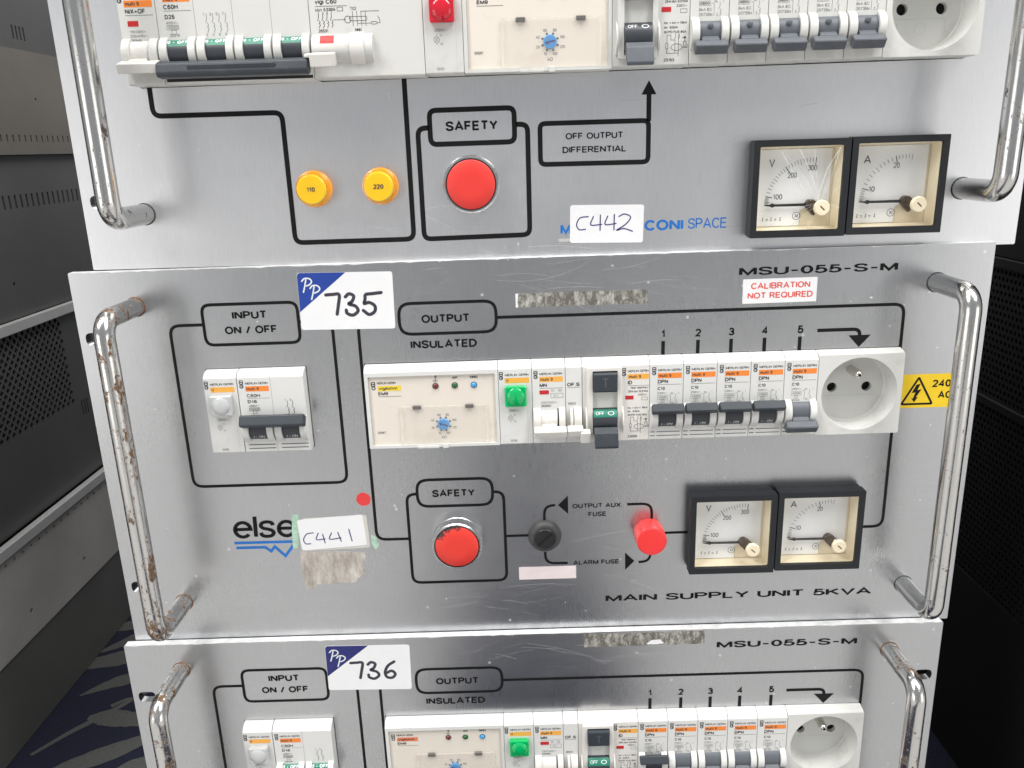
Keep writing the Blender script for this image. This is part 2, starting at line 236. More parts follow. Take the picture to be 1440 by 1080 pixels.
class MB:
    def __init__(s): s.v = []; s.f = []
    def add(s, vs, fs):
        o = len(s.v); s.v += [tuple(v) for v in vs]; s.f += [tuple(i+o for i in f) for f in fs]; return s
    def flat(s, poly, z): return s.add([(x, y, z) for x, y in poly], [tuple(range(len(poly)))])
    def rect(s, x0, y0, x1, y1, z): return s.flat([(x0, y0), (x1, y0), (x1, y1), (x0, y1)], z)
    def slab(s, poly, z0, z1, holes=()):
        loops = [poly]+list(holes); pts = [p for l in loops for p in l]; n = len(pts)
        def area2(l): return sum(l[i-1][0]*l[i][1]-l[i][0]*l[i-1][1] for i in range(len(l)))
        if holes:
            tris = tessellate_polygon([[Vector((x, y, 0)) for x, y in l] for l in loops]); cap = []
            for t in tris:
                a, b, c = (pts[i] for i in t); ar = (b[0]-a[0])*(c[1]-a[1])-(c[0]-a[0])*(b[1]-a[1])
                if abs(ar) < 1e-9: continue
                cap.append(tuple(t) if ar > 0 else tuple(reversed(t)))
        else: cap = [tuple(range(n))] if area2(poly) > 0 else [tuple(reversed(range(n)))]
        fs = list(cap)+[tuple(i+n for i in reversed(f)) for f in cap]; o = 0
        for li, l in enumerate(loops):
            m = len(l); ccw = area2(l) > 0; outer = (li == 0)
            for i in range(m):
                j = (i+1) % m; q = (o+i, o+i+n, o+j+n, o+j)
                fs.append(q if ccw == outer else tuple(reversed(q)))
            o += m
        return s.add([(x, y, z1) for x, y in pts]+[(x, y, z0) for x, y in pts], fs)
    def box(s, x0, x1, y0, y1, z0, z1): return s.slab([(x0, y0), (x1, y0), (x1, y1), (x0, y1)], z0, z1)
    def tbox(s, cx_, cy_, cz_, w, h, d, ang):     # box tilted about the x axis (positive: front face tips down)
        ca, sa = math.cos(ang), math.sin(ang); vs = []
        for dx, dy, dz in ((-1, -1, 1), (1, -1, 1), (1, 1, 1), (-1, 1, 1), (-1, -1, -1), (1, -1, -1), (1, 1, -1), (-1, 1, -1)):
            y = dy*h/2; z = dz*d/2; vs.append((cx_+dx*w/2, cy_+y*ca-z*sa, cz_+y*sa+z*ca))
        return s.add(vs, [(0, 1, 2, 3), (7, 6, 5, 4), (0, 4, 5, 1), (1, 5, 6, 2), (2, 6, 7, 3), (3, 7, 4, 0)])
    def prof(s, yz, x0, x1):                      # (y,z) profile pushed along x
        n = len(yz); a = sum(yz[i-1][0]*yz[i][1]-yz[i][0]*yz[i-1][1] for i in range(n))
        if a < 0: yz = yz[::-1]
        vs = [(x0, y, z) for y, z in yz]+[(x1, y, z) for y, z in yz]
        fs = [tuple(reversed(range(n))), tuple(range(n, 2*n))]+[(i, (i+1) % n, (i+1) % n+n, i+n) for i in range(n)]
        return s.add(vs, fs)
    def lathe(s, x, y, rz, n=32):                 # (radius,z) about an axis along z, outermost first, closed at the last ring
        vs = []; fs = []; m = len(rz)
        for r, z in rz: vs += [(x+r*math.cos(2*math.pi*i/n), y+r*math.sin(2*math.pi*i/n), z) for i in range(n)]
        for k_ in range(m-1):
            for i in range(n):
                j = (i+1) % n; fs.append((k_*n+i, k_*n+j, (k_+1)*n+j, (k_+1)*n+i))
        fs.append(tuple((m-1)*n+i for i in range(n))); return s.add(vs, fs)
    def tube(s, path, r, n=16):
        P = [Vector(p) for p in path]; vs = []; fs = []; up = None
        for i, p in enumerate(P):
            t = (P[min(i+1, len(P)-1)]-P[max(i-1, 0)]).normalized()
            if up is None: up = t.orthogonal().normalized()
            up = (up-t*up.dot(t)).normalized(); b = t.cross(up)
            rr = r[i] if isinstance(r, (list, tuple)) else r
            vs += [p+up*rr*math.cos(2*math.pi*k_/n)+b*rr*math.sin(2*math.pi*k_/n) for k_ in range(n)]
        for i in range(len(P)-1):
            for k_ in range(n):
                j = (k_+1) % n; fs.append((i*n+k_, i*n+j, (i+1)*n+j, (i+1)*n+k_))
        fs.append(tuple(reversed(range(n)))); fs.append(tuple((len(P)-1)*n+i for i in range(n)))
        return s.add(vs, fs)
    def ribbon(s, pts, w, z, closed=False, cap=False):
        P = [Vector(p[:2]) for p in pts]; P = [p for i, p in enumerate(P) if i == 0 or (p-P[i-1]).length > 1e-5]
        if closed and (P[0]-P[-1]).length < 1e-5: P.pop()
        n = len(P); Lf = []; Rt = []
        for i, p in enumerate(P):
            a = P[i-1] if (i or closed) else None; b = P[(i+1) % n] if (i < n-1 or closed) else None
            d1 = (p-a).normalized() if a is not None else (b-p).normalized(); d2 = (b-p).normalized() if b is not None else d1
            t = (d1+d2); t = t.normalized() if t.length > 1e-4 else d1
            nn = Vector((-t.y, t.x)); k_ = min(2., 1/max(.3, nn.dot(Vector((-d1.y, d1.x)))))
            Lf.append(p+nn*w/2*k_); Rt.append(p-nn*w/2*k_)
        vs = [(p.x, p.y, z) for p in Lf]+[(p.x, p.y, z) for p in Rt]; fs = []
        for i in range(n if closed else n-1):
            j = (i+1) % n; fs.append((i, i+n, j+n, j))
        s.add(vs, fs)
        if cap:
            for q in (P[0], P[-1]): s.flat(circle(q.x, q.y, w/2*.99, 10), z+.004)
        return s
    def text(s, body, x0, y, h, x1=None, z=0., bold=.012, align='l', shear=0., f=None, spacing=1., rot=0., weight=None):
        wt = weight or .135+max(bold, -.01)*3.6; st, wd_ = text_strokes(body, wt, spacing)
        sx_ = (x1-x0)/wd_ if x1 is not None else h
        off = 0 if align == 'l' else wd_*sx_/2 if align == 'c' else wd_*sx_
        for i, p in enumerate(st):
            q = [(a*h, b*h) for a, b in p]; closed = len(q) > 6 and math.dist(q[0], q[-1]) < 1e-4
            t = MB(); t.ribbon(q, wt*h, 0, closed); vs_ = []
            for X, Y, _ in t.v:                   # extended faces: the drawn letters stretched sideways
                X = X*sx_/h-off+Y*shear
                if rot: X, Y = X*math.cos(rot)-Y*math.sin(rot), X*math.sin(rot)+Y*math.cos(rot)
                vs_.append(f(X+x0, Y+y) if f else (X+x0, Y+y, z+.003*(i % 5)))
            s.add(vs_, t.f)
        return s
    def build(s, name, mat, parent=None, loc=(0, 0, 0), bevel=0., seg=2, smooth=None, label=None, rot=0.):
        me = bpy.data.meshes.new(name); me.from_pydata([L3(*v) for v in s.v], [], s.f); me.update()
        me.materials.append(MATS[mat])
        if smooth:
            me.shade_smooth(); me.set_sharp_from_angle(angle=math.radians(smooth))
        return link(name, me, parent, loc, bevel, seg, label, rot)
def link(name, me, parent=None, loc=(0, 0, 0), bevel=0., seg=2, label=None, rot=0.):
    o = bpy.data.objects.new(name, me); col.objects.link(o); o.parent = parent; o.location = L3(*loc)
    if rot: o.rotation_euler.y = -rot
    if bevel:
        b = o.modifiers.new('bevel', 'BEVEL'); b.width = bevel*.001; b.segments = seg; b.limit_method = 'ANGLE'; b.angle_limit = math.radians(35); b.harden_normals = False
    if label: o['label'] = label
    return o
def tag(o, label, cat, group=None, kind=None):
    o['label'] = label; o['category'] = cat
    if group: o['group'] = group
    if kind: o['kind'] = kind
    return o
# ------------------------------------------------------------------ setting: carpet and the cabinets either side
AX0, AX1 = 145., 335.                              # aisle and pale flooring added out of view to shape the panels' reflections
fl = MB(); fl.v = [(-2500, -ZOFF, 70), (AX0, -ZOFF, 70), (AX0, -ZOFF, 3200), (AX1, -ZOFF, 3200), (AX1, -ZOFF, 70), (3000, -ZOFF, 70), (3000, -ZOFF, -2600), (-2500, -ZOFF, -2600)]; fl.f = [(0, 1, 4, 5, 6, 7), (1, 2, 3, 4)]
def wmesh(mb, name, mat, **kw):
    o = mb.build(name, mat, **kw); o.location = (0, 0, ZOFF*.001); return o
carpet = wmesh(fl, 'carpet', 'carpet'); carpet['kind'] = 'structure'
for a, b in ((-2500, AX0-.5), (AX1+.5, 3000)):
    ff = MB(); ff.v = [(a, -ZOFF, 3200), (b, -ZOFF, 3200), (b, -ZOFF, 70.5), (a, -ZOFF, 70.5)]; ff.f = [(0, 1, 2, 3)]; o = wmesh(ff, 'added_floor', 'added_pale_floor'); o['kind'] = 'structure'
pat = MB()
def stroke(pts, ws):                              # grey brush mark woven into the carpet: (x, depth), widths
    P = catmull([(x, d, w) for (x, d), w in zip(pts, ws)], 7); L_ = []; R_ = []
    for i, p in enumerate(P):
        a = Vector(P[max(i-1, 0)][:2]); b = Vector(P[min(i+1, len(P)-1)][:2]); t = (b-a).normalized(); nn = Vector((-t.y, t.x))
        q = Vector(p[:2]); w = max(p[2], .3)*random.uniform(.93, 1.07); L_.append(q-nn*w/2); R_.append(q+nn*w/2)
    n = len(P); h = -ZOFF+.15+.004*len(pat.v)**.5
    pat.add([(p.x, h, -p.y) for p in L_]+[(p.x, h, -p.y) for p in R_], [(i, i+n, i+n+1, i+1) for i in range(n-1)])
stroke([(-209, 176), (-190, 203), (-176, 219), (-160, 238), (-140, 262), (-100, 280)], [4, 6, 7, 6, 5, 3])
stroke([(-182, 224), (-165, 224), (-140, 220), (-110, 221), (-70, 224)], [6, 22, 20, 18, 6])
stroke([(-168, 240), (-156, 250), (-146, 250)], [5, 4, 1])
stroke([(-207, 257), (-188, 272), (-168, 282), (-120, 290)], [2, 14, 18, 4])
stroke([(-226, 308), (-200, 316), (-180, 322), (-120, 330)], [18, 26, 24, 8])
stroke([(-222, 330), (-205, 345), (-190, 362), (-150, 380)], [5, 14, 12, 3])
stroke([(-230, 372), (-205, 382), (-170, 384)], [10, 22, 8])
stroke([(-185, 150), (-160, 164), (-130, 182), (-100, 205)], [8, 20, 20, 6])
stroke([(-125, 150), (-105, 160), (-80, 166)], [8, 20, 8])
for i in range(300):
    x = random.uniform(-2200, 2800); d = random.uniform(0, 2300); a = random.uniform(-.5, .6); l = random.uniform(40, 110)
    if -320 < x < -60 and 120 < d < 420: continue
    stroke([(x+l*t*math.cos(a)+random.uniform(-6, 6), d+l*t*math.sin(a)+random.uniform(-6, 6)) for t in (0, .4, .7, 1)], [3, random.uniform(12, 26), random.uniform(10, 22), 3])
o = wmesh(pat, 'carpet_pattern', 'carpet_stroke'); o.location = (0, 0, 0); o.parent = carpet
def side_panel(poly_holes, x0, name, mat, parent, thick, sgn, bevel=.4):
    """panel in the depth/height plane: (depth, height) outline with holes, outer face at x0, body towards sgn"""
    poly, holes = poly_holes; mb = MB(); mb.slab(poly, 0, thick, holes)
    out = MB(); out.f = [tuple(reversed(f)) if sgn < 0 else f for f in mb.f]
    # slab (u=depth, v=height, w=towards viewer)
    out.v = [(x0+sgn*(w-thick), v, -u) for u, v, w in mb.v]
    return out.build(name, mat, parent, bevel=bevel)
def rect2(d0, d1, y0, y1): return [(d0, y0), (d1, y0), (d1, y1), (d0, y1)]
XL = -220.; D0, D1 = 40., 800.
cab = bpy.data.objects.new('equipment_cabinet', None); col.objects.link(cab); cab.location = (0, 0, ZOFF*.001)
tag(cab, 'tall dark grey equipment cabinet with diamond vent holes and pale rails beside the stack', 'cabinet')
def lp(holes, y0, y1, name, mat, inset=0., thick=3., d0=D0, d1=D1, bevel=.4):
    return side_panel((rect2(d0, d1, y0, y1), holes), XL-inset, name, mat, cab, thick, 1, bevel)
MB().box(XL-420, XL-8, -ZOFF+3, 520, -D1, -D0-2).build('carcass', 'hole_black', cab)
lp([], -ZOFF+.5, -142.5, 'skirt', 'cabinet_skirt', 1.5)
hl = [circle(d, -60.5, 1.5, 8) for d in range(150, 460, 13)]+[circle(235, -117, 2.2, 10), circle(331, -116, 2.2, 10), circle(322, -106, 1, 6), circle(420, -114, 2, 10)]
lp(hl, -141.5, -53.5, 'lower_rail', 'cabinet_grey')
lp([], -53, -43.5, 'lip', 'cabinet_lip', -4, 7)
dm = []
for r in range(20):
    for c in range(26):
        d = 376-c*9.4-(4.7 if r % 2 else 0); y = 40+r*4.5
        if c == 25 and r % 2: continue
        dm.append([(d-3.1, y), (d, y-3.6), (d+3.1, y), (d, y+3.6)])
dm += [rect2(390+i*5, 392.2+i*5, 20, 36) for i in range(3)]+[circle(455, 120, 2, 8), circle(455, 104, 2, 8)]
lp(dm, -43, 129.5, 'vented_panel', 'cabinet_dark', 6, 3, bevel=0)
lp([], 130, 139.5, 'rail', 'cabinet_lip', -1, 6)
sl = [rect2(160+i*9.2, 163+i*9.2, 237, 249) for i in range(34)]+[circle(318, 171, 1.8, 8)]
lp(sl, 140, 284, 'slotted_panel', 'cabinet_dark', 6, 3, bevel=0)
s2 = [rect2(160+i*9.5, 162.4+i*9.5, 296, 302) for i in range(32)]+[circle(330, 345, 1.6, 8), circle(400, 335, 1.6, 8), circle(455, 305, 3, 8)]
lp(s2, 284.5, 378, 'upper_rail', 'cabinet_brown', 0, 3, bevel=0)
lp([rect2(300+i*6, 302.5+i*6, 388, 400) for i in range(4)]+[rect2(390+i*6, 392.5+i*6, 388, 400) for i in range(4)], 379, 520, 'upper_panel', 'cabinet_dark', 5, 3, bevel=0)
XR = 584.
cab2 = bpy.data.objects.new('equipment_cabinet', None); col.objects.link(cab2); cab2.location = (0, 0, ZOFF*.001)
tag(cab2, 'black equipment cabinet with fine round-hole mesh panels standing beside the yellow voltage sticker side', 'cabinet')
MB().box(XR+8, XR+420, -ZOFF+3, 520, -D1, -D0-2).build('carcass', 'hole_black', cab2)
def rp(y0, y1, name, inset=0., thick=3.):
    return side_panel((rect2(D0, D1, y0, y1), []), XR+inset, name, 'cabinet_black', cab2, thick, -1)
rp(-ZOFF+.5, -62, 'lower_panel'); rp(79, 85, 'rail', -3, 8); rp(181, 188, 'rail', -3, 8); rp(188.5, 520, 'upper_panel')
def mesh_panel(y0, y1):
    p = 5.; mb = MB(); nd = 64; nr = int((y1-y0)/p); pv = (y1-y0)/nr
    for r in range(nr):
        for c in range(nd):
            d = 60+c*p+(p/2 if r % 2 else 0); y = y0+r*pv; cx_, cy_ = d+p/2, y+pv/2
            sq = [(d+p, cy_), (d+p, y+pv), (cx_, y+pv), (d, y+pv), (d, cy_), (d, y), (cx_, y), (d+p, y)]
            ho = circle(cx_, cy_, 1.55, 8)
            vs = [(XR, v, -u) for u, v in sq+ho]+[(XR+2, v, -u) for u, v in ho]
            mb.add(vs, [(i, (i+1) % 8, (i+1) % 8+8, i+8) for i in range(8)]+[(i+8, (i+1) % 8+8, (i+1) % 8+16, i+16) for i in range(8)])
    o = mb.build('mesh_panel', 'cabinet_black', cab2); return o
mesh_panel(-61.5, 78.5); mesh_panel(85.5, 180.5)

# ------------------------------------------------------------------ devices on the panels (local mm: x right, y up from the device's lower edge, z from panel face)
ZF = 7.0
def body_profile(back): return [(0, -back), (0, ZF-.7), (.6, ZF), (42.6, ZF), (45., ZF-2.6), (46., .6), (46., -back)]
def device(name, root, x, y0, w, zoff, mat, label, back=2.5, prof=None):
    mb = MB(); mb.prof(prof or body_profile(back+zoff), .12, w-.12)
    return mb.build(name, mat, root, (x, y0, zoff), .25, 2, label=label)
def mg_mark(ink, x, y):                           # maker's mark: barred box above a ring
    ink.ribbon(rrect(x-.85, y+.1, x+.85, y+2.1, .3), .42, ZF+.06, True); ink.ribbon([(x-.8, y+1.1), (x+.8, y+1.1)], .5, ZF+.07)
    ink.ribbon(circle(x, y-1.1, .85, 12), .5, ZF+.06, True); ink.ribbon([(x, y-1.1), (x+.9, y-1.1)], .45, ZF+.07)
def curved(yc, zc, r): return lambda X, V: (X, yc+r*math.sin(V/r), zc+r*math.cos(V/r))
def half_cyl(mb, x0, x1, yc, zc, r, a0=-1.5, a1=1.5, n=14):
    pts = [(yc+r*math.sin(a0+(a1-a0)*i/n), zc+r*math.cos(a0+(a1-a0)*i/n)) for i in range(n+1)]
    pts = [(pts[0][0], ZF-1)]+pts+[(pts[-1][0], ZF-1)]; mb.prof(pts, x0, x1)
YC, ZC = 13.6, 3.6
def toggle_pole(parent, x, w, on, bar=True, lev='slate_plastic', txt=True, drum_r=6.7, text_on='I - ON'):
    for a_, b_ in ((x+.5, x+4.2), (x+w-3.9, x+w-.5)):
        b = MB(); half_cyl(b, a_, b_, YC, ZC, 7.9); b.build('boss', parent['mat'], parent, bevel=.25, smooth=40)
    d = MB(); half_cyl(d, x+4.25, x+w-3.95, YC, ZC, drum_r); d.build('drum', 'drum_dark' if on else 'grey_lever' if not txt else 'drum_dark', parent, smooth=40)
    if txt:
        t = MB(); f = curved(YC, ZC, drum_r+.08)
        if on: t.text(text_on, x+w/2+.1, -4.9, 1.8, f=f, align='c', bold=.0, shear=.2); t.build('lever_lettering', 'white_ink', parent)
        else:
            g = MB(); n = 5; f0 = curved(YC, ZC, drum_r+.05); va, vb = 2.9, 7.6
            vs = [f0(xx, va+(vb-va)*i/n) for i in range(n+1) for xx in (x+4.4, x+w-4.1)]
            g.add(vs, [(2*i, 2*i+1, 2*i+3, 2*i+2) for i in range(n)]); g.build('off_band', 'green_mark', parent)
            t.text('0 - OFF', x+w/2+.1, 4.3, 2.0, f=f, align='c', bold=.03, x1=None); t.build('lever_lettering', 'white_ink', parent)
def lever_bar(parent, x0, x1, on, mat, ribs=True, name='lever'):
    m = MB(); s_ = 1 if on else -1; a = .62*s_
    yy = YC+(5.6 if on else -6.6); zz = ZC+8.4
    cx_ = (x0+x1)/2; w = x1-x0
    m.tbox(cx_, yy, zz, w, 5.0, 4.6, -a)
    m.tbox(cx_, YC+3.6*s_, ZC+5.6, min(w*.55, w-6), 4., 5., -a)
    o = m.build(name, mat, parent, bevel=.7, seg=3, smooth=40)
    if ribs:
        r = MB(); ca, sa = math.cos(a), math.sin(a)
        for i in range(6):
            v = -1.9+i*.76; r.tbox(cx_, yy+v*ca+2.33*sa, zz-v*sa+2.33*ca, w-1.4, .3, .25, -a)
        r.build('grip_ribs', mat, o)
    return o
def circuit_symbol(ink, x, y, h=6.2, n=1, step=2.4, w=.16):
    for i in range(n):
        q = x+i*step
        ink.ribbon([(q, y+h), (q, y+h*.72), (q-.6, y+h*.5)], w, ZF+.05); ink.ribbon([(q, y+h*.5), (q+.5, y+h*.42), (q+.5, y+h*.33), (q, y+h*.28), (q+.5, y+h*.2), (q+.5, y+h*.1), (q, y+h*.04), (q, y-.4)], w, ZF+.05)
def box_line(ink, x0, y0, x1, y1, w=.14): ink.ribbon([(x0, y0), (x1, y0), (x1, y1), (x0, y1)], w, ZF+.05, True)
def brand_block(dev, ink, x, y, lab, labmat, big, tw=12.6, small=False):
    """maker's name, coloured strip with the range name, type name underlined"""
    mg_mark(ink, x-2.1, y+4.3)
    ink.text('MERLIN GERIN', x, y+4.2, 1.25, x+tw-.3, ZF+.06, .004)
    m = MB(); m.rect(x-.2, y+.3, x+tw, y+3.2, ZF+.04); m.build('label_strip', labmat, dev)
    ink.text(lab, x+.4, y+.9, 1.75, None, ZF+.08, .012)
    if big:
        ink.text(big, x-.1, y-2.5, 2.1, None, ZF+.06, .02)
        ink.ribbon([(x-.1, y-3.2), (x+tw, y-3.2)], .17, ZF+.05)
def breaker(root, x, y0, zoff, on, label, w=17.9, old=False, pale=False, group_i=0):
    mat = 'old_white_plastic' if old else 'white_plastic'
    dev = device('circuit_breaker', root, x, y0, w, zoff, mat, label); dev['mat'] = mat
    ink = MB(); fine = MB()
    brand_block(dev, ink, 4.4, 34.6, 'multi 9', 'orange_label', 'DPN')
    ink.text('C10', 4.3, 28.4, 1.75, None, ZF+.06, .018)
    fine.text('230V~', 4.2, 26.1, 1.15, 9.3, ZF+.06, 0.)
    if old:
        box_line(fine, 4.3, 25.6, 9.5, 27.6); fine.text('4500', 4.7, 26., 1.25, 9., ZF+.06, .0); fine.text('6kA IEC', 4.2, 23.3, 1.3, 10.3, ZF+.06, .0); fine.text('20735', 4.2, 21.2, 1.3, 9.3, ZF+.06, 0.)
    else:
        box_line(fine, 4.2, 23.2, 9.5, 25.3); fine.text('4500', 4.7, 23.7, 1.2, 9., ZF+.06, .0); box_line(fine, 5.8, 21.4, 7.8, 23.); fine.text('2', 6.4, 21.7, 1.1, None, ZF+.06, 0.); fine.text('18745', 4.1, 19.7, 1.2, 8.8, ZF+.06, 0.)
    yb = 21.2 if old else 20.3
    fine.ribbon([(11.2, yb), (11.2, yb+5), (10.2, yb+5.6)], .17, ZF+.05); circuit_symbol(fine, 13.9, yb, 5.8, 1, w=.2)
    fine.text('N', 9.4 if old else 11.9, yb-.1, 1.3, None, ZF+.06, 0.); fine.text('2', 14.8 if not old else 12.3, yb-.1, 1.2, None, ZF+.06, 0.); fine.text('2N', 11.1, yb+5.6, 1.0, None, ZF+.06, 0.); fine.text('1', 15.2, yb+5.6, 1.0, None, ZF+.06, 0.)
    ink.build('printed_lettering', 'fine_ink', dev); fine.build('small_print', 'grey_ink', dev)
    if old:
        toggle_pole(dev, 0, w, False, txt=False, drum_r=6.4); n_ = MB(); n_.lathe(w/2+.1, YC+3, [(1.3, ZC+5.2), (1.3, ZC+6.6), (.9, ZC+6.9)], 14); n_.build('stud', 'grey_lever', dev, smooth=40)
        lever_bar(dev, 1.6, w-1.4, False, 'grey_lever')
    else:
        toggle_pole(dev, 0, w, on, txt=on)
        lever_bar(dev, .55, w-.45, on, 'slate_plastic' if on else 'grey_lever', ribs=not on)
    if not old:
        g = MB(); 
        for yy in (2.3, 4.5): g.rect(.5, yy, 3., yy+.55, ZF+.03); g.rect(4., yy+.05, w-1.2, yy+.5, ZF+.03)
        g.build('groove', 'engraved_grey' if False else 'grey_lever', dev)
    sl = MB(); sl.ribbon([(4.2, 42.4), (4.2, 20.)], .09, ZF+.03); sl.build('seam', 'engraved_grey', dev)
    tp = MB(); 
    for xx in (6.2, 7.6): tp.ribbon([(xx, 43.4), (xx+.8, 44.0)], .2, ZF-.7)
    return dev
def lamp_module(root, x, y0, zoff, lensmat, label, code, w=17.9, clear=False, old=False):
    mat = 'old_white_plastic' if old else 'white_plastic'
    dev = device('indicator_module', root, x, y0, w, zoff, mat, label)
    ink = MB(); fine = MB()
    brand_block(dev, ink, 3.7, 34.6, 'V', 'amber_label', None, 12.8)
    fine.text('250V~', 5.2, 18.8, 1.35, 10.6, ZF+.06, .0); fine.ribbon(circle(6.0, 15.2, 1.35, 14), .18, ZF+.05, True)
    for a in (.785, 2.356): fine.ribbon([(6-1.3*math.cos(a), 15.2-1.3*math.sin(a)), (6+1.3*math.cos(a), 15.2+1.3*math.sin(a))], .18, ZF+.05)
    fine.ribbon([(6, 16.5), (6, 17.6)], .16, ZF+.05); fine.ribbon([(6, 13.9), (6, 12.8)], .16, ZF+.05)
    fine.text('X1', 7.6, 16.6, .95, None, ZF+.06, 0.); fine.text('X2', 7.6, 12.9, .95, None, ZF+.06, 0.); fine.text(code, 5.4, 1.7, 1.25, None, ZF+.06, .0)
    ink.build('printed_lettering', 'fine_ink', dev); fine.build('small_print', 'grey_ink', dev)
    l_ = MB(); l_.box(3.3, 14.9, 22.4, 33.7, ZF-.2, ZF+3.4); lo = l_.build('lens', lensmat, dev, bevel=.8, seg=3)
    dome = MB(); dome.lathe(9.1, 28.1, [(5.0, ZF+3.3), (4.6, ZF+3.75), (3.5, ZF+4.2), (1.9, ZF+4.5), (.5, ZF+4.6)], 24); dome.build('lens_dome', lensmat, lo, smooth=60)
    s2_ = MB(); s2_.ribbon([(15.2, 43), (15.2, .6)], .1, ZF+.03); s2_.build('seam', 'engraved_grey', dev)
    return dev
def monitor(root, x, y0, zoff, labmat, label, w=71.6, old=False):
    mat = 'old_white_plastic' if old else 'white_plastic'
    dev = MB(); W_ = w
    fr = rrect(.1, 0, W_-.1, 42.8, .8); op = rrect(2., 1.6, W_-1.8, 40.6, .5)
    dev.slab(fr, ZF-2.2, ZF, [op]); dev.prof([(0, -2.5-zoff), (0, ZF-2.2), (43.4, ZF-2.2), (45.6, 2), (46, -2.5-zoff)], .1, W_-.1)
    dev.prof([(42.75, ZF-2.3), (42.75, ZF-.1), (44.9, ZF-1.9), (46, .5), (45.6, .5)], .1, W_-.1)
    dev = dev.build('insulation_monitor', mat, root, (x, y0, zoff), .3, 2, label=label)
    p = MB(); p.slab(rrect(2.05, 1.65, W_-1.85, 40.55, .4), ZF-2.15, ZF-1.2); p.build('front_plate', 'cream_plate', dev, bevel=.15)
    Z = ZF-1.12; ink = MB()
    ink.ribbon(rrect(3.6, 35.2, 5.4, 37.3, .3), .45, Z, True); ink.ribbon([(3.7, 36.2), (5.3, 36.2)], .5, Z+.01); ink.ribbon(circle(4.6, 34.1, .85, 12), .5, Z, True)
    ink.text('MERLIN GERIN', 6.6, 36.2, 1.25, 16.6, Z, .006)
    y_ = MB(); y_.rect(6.8, 32.4, 19.3, 35.2, Z); y_.build('label_strip', labmat, dev)
    ink.text('vigilohm', 7.3, 33., 1.7, 17.4, Z+.03, .012); ink.text('EM9', 6.9, 30.1, 1.7, 12.2, Z, .02); ink.ribbon([(6.9, 29.3), (19.3, 29.3)], .18, Z)
    ink.text('on', 47.1, 38., 1.7, 49.8, Z, .02); ink.text('test', 56.4, 38., 1.8, 60.8, Z, .02)
    ink.ribbon([(38.6, 41.), (37.7, 39.3), (38.6, 39.6), (37.8, 37.6)], .42, Z); ink.ribbon([(36.4, 37.2), (39.4, 37.2)], .25, Z); ink.ribbon([(37.1, 36.6), (38.7, 36.6)], .22, Z)
    for lx, lm in ((37.9, 'led_red'), (48.2, 'led_green'), (58.5, 'led_blue')):
        q = MB(); q.lathe(lx, 34.3, [(1.75, Z-.1), (1.75, Z+.05), (1.6, Z+.1)], 18); q.build('led_surround', 'bezel_black', dev)
        q = MB(); q.lathe(lx, 34.3, [(1.45, Z), (1.4, Z+.4), (1.0, Z+.8), (.4, Z+.95)], 16); q.build('led', lm, dev, smooth=50)
    kx, ky = 41.0, 12.8
    for i, s_ in enumerate(('10', '20', '40', '60', '80', '100', '120', '150')):
        a = math.radians(247-i*45); ca, sa = math.cos(a), math.sin(a)
        ink.ribbon([(kx+3.3*ca, ky+3.3*sa), (kx+4.4*ca, ky+4.4*sa)], 1.0, Z)
        ink.text(s_, kx+(6.3 if abs(ca) > .5 else 5.9)*ca, ky+5.6*sa-.7, 1.35, None, Z, .0, 'c')
    ink.text('k\u03a9', kx, 4.4, 1.6, None, Z, .0, 'c'); ink.text('50587', 5.0, 8.2, 1.25, None, Z, .0)
    ink.build('printed_lettering', 'fine_ink', dev)
    q = MB(); q.lathe(kx, ky, [(3.2, Z-.1), (3.2, Z+.9), (2.9, Z+1.2)], 28); ko = q.build('selector_dial', 'dial_blue', dev, smooth=40)
    q = MB(); a = math.radians(160 if not old else 190); ca, sa = math.cos(a), math.sin(a)
    q.ribbon([(kx-2.3*ca, ky-2.3*sa), (kx+2.3*ca, ky+2.3*sa)], .75, Z+1.24); q.ribbon([(kx+2.3*ca, ky+2.3*sa), (kx+.9*ca-.9*sa, ky+.9*sa+.9*ca)], .6, Z+1.25); q.build('dial_slot', 'sticker_navy', ko)
    d = MB(); d.slab(rrect(18.2, 1.2, 65., 23.6, .6), ZF-.5, ZF+.15); dr = d.build('hinged_window', 'clear_door', dev, bevel=.25)
    d = MB()
    for q_ in ((18.1, 1.2, 18.7, 23.7), (64.5, 1.2, 65.1, 23.7), (18.1, 23.2, 65.1, 23.75)): d.box(q_[0], q_[2], q_[1], q_[3], ZF-.6, ZF+.25)
    d.build('window_rim', 'clear_door', dr)
    for hx in (27.2, 55.6):
        q = MB(); q.box(hx-2.2, hx+2.2, 21.8, 23.8, ZF-1.1, ZF+.4); q.build('hinge', 'hinge_grey', dr, bevel=.2)
    q = MB(); q.box(26.5, 38, -.5, .9, ZF-.5, ZF+.5); q.box(40.2, 43.2, -.6, 1.8, ZF-.5, ZF+.6); q.build('latch', mat, dr, bevel=.2)
    return dev
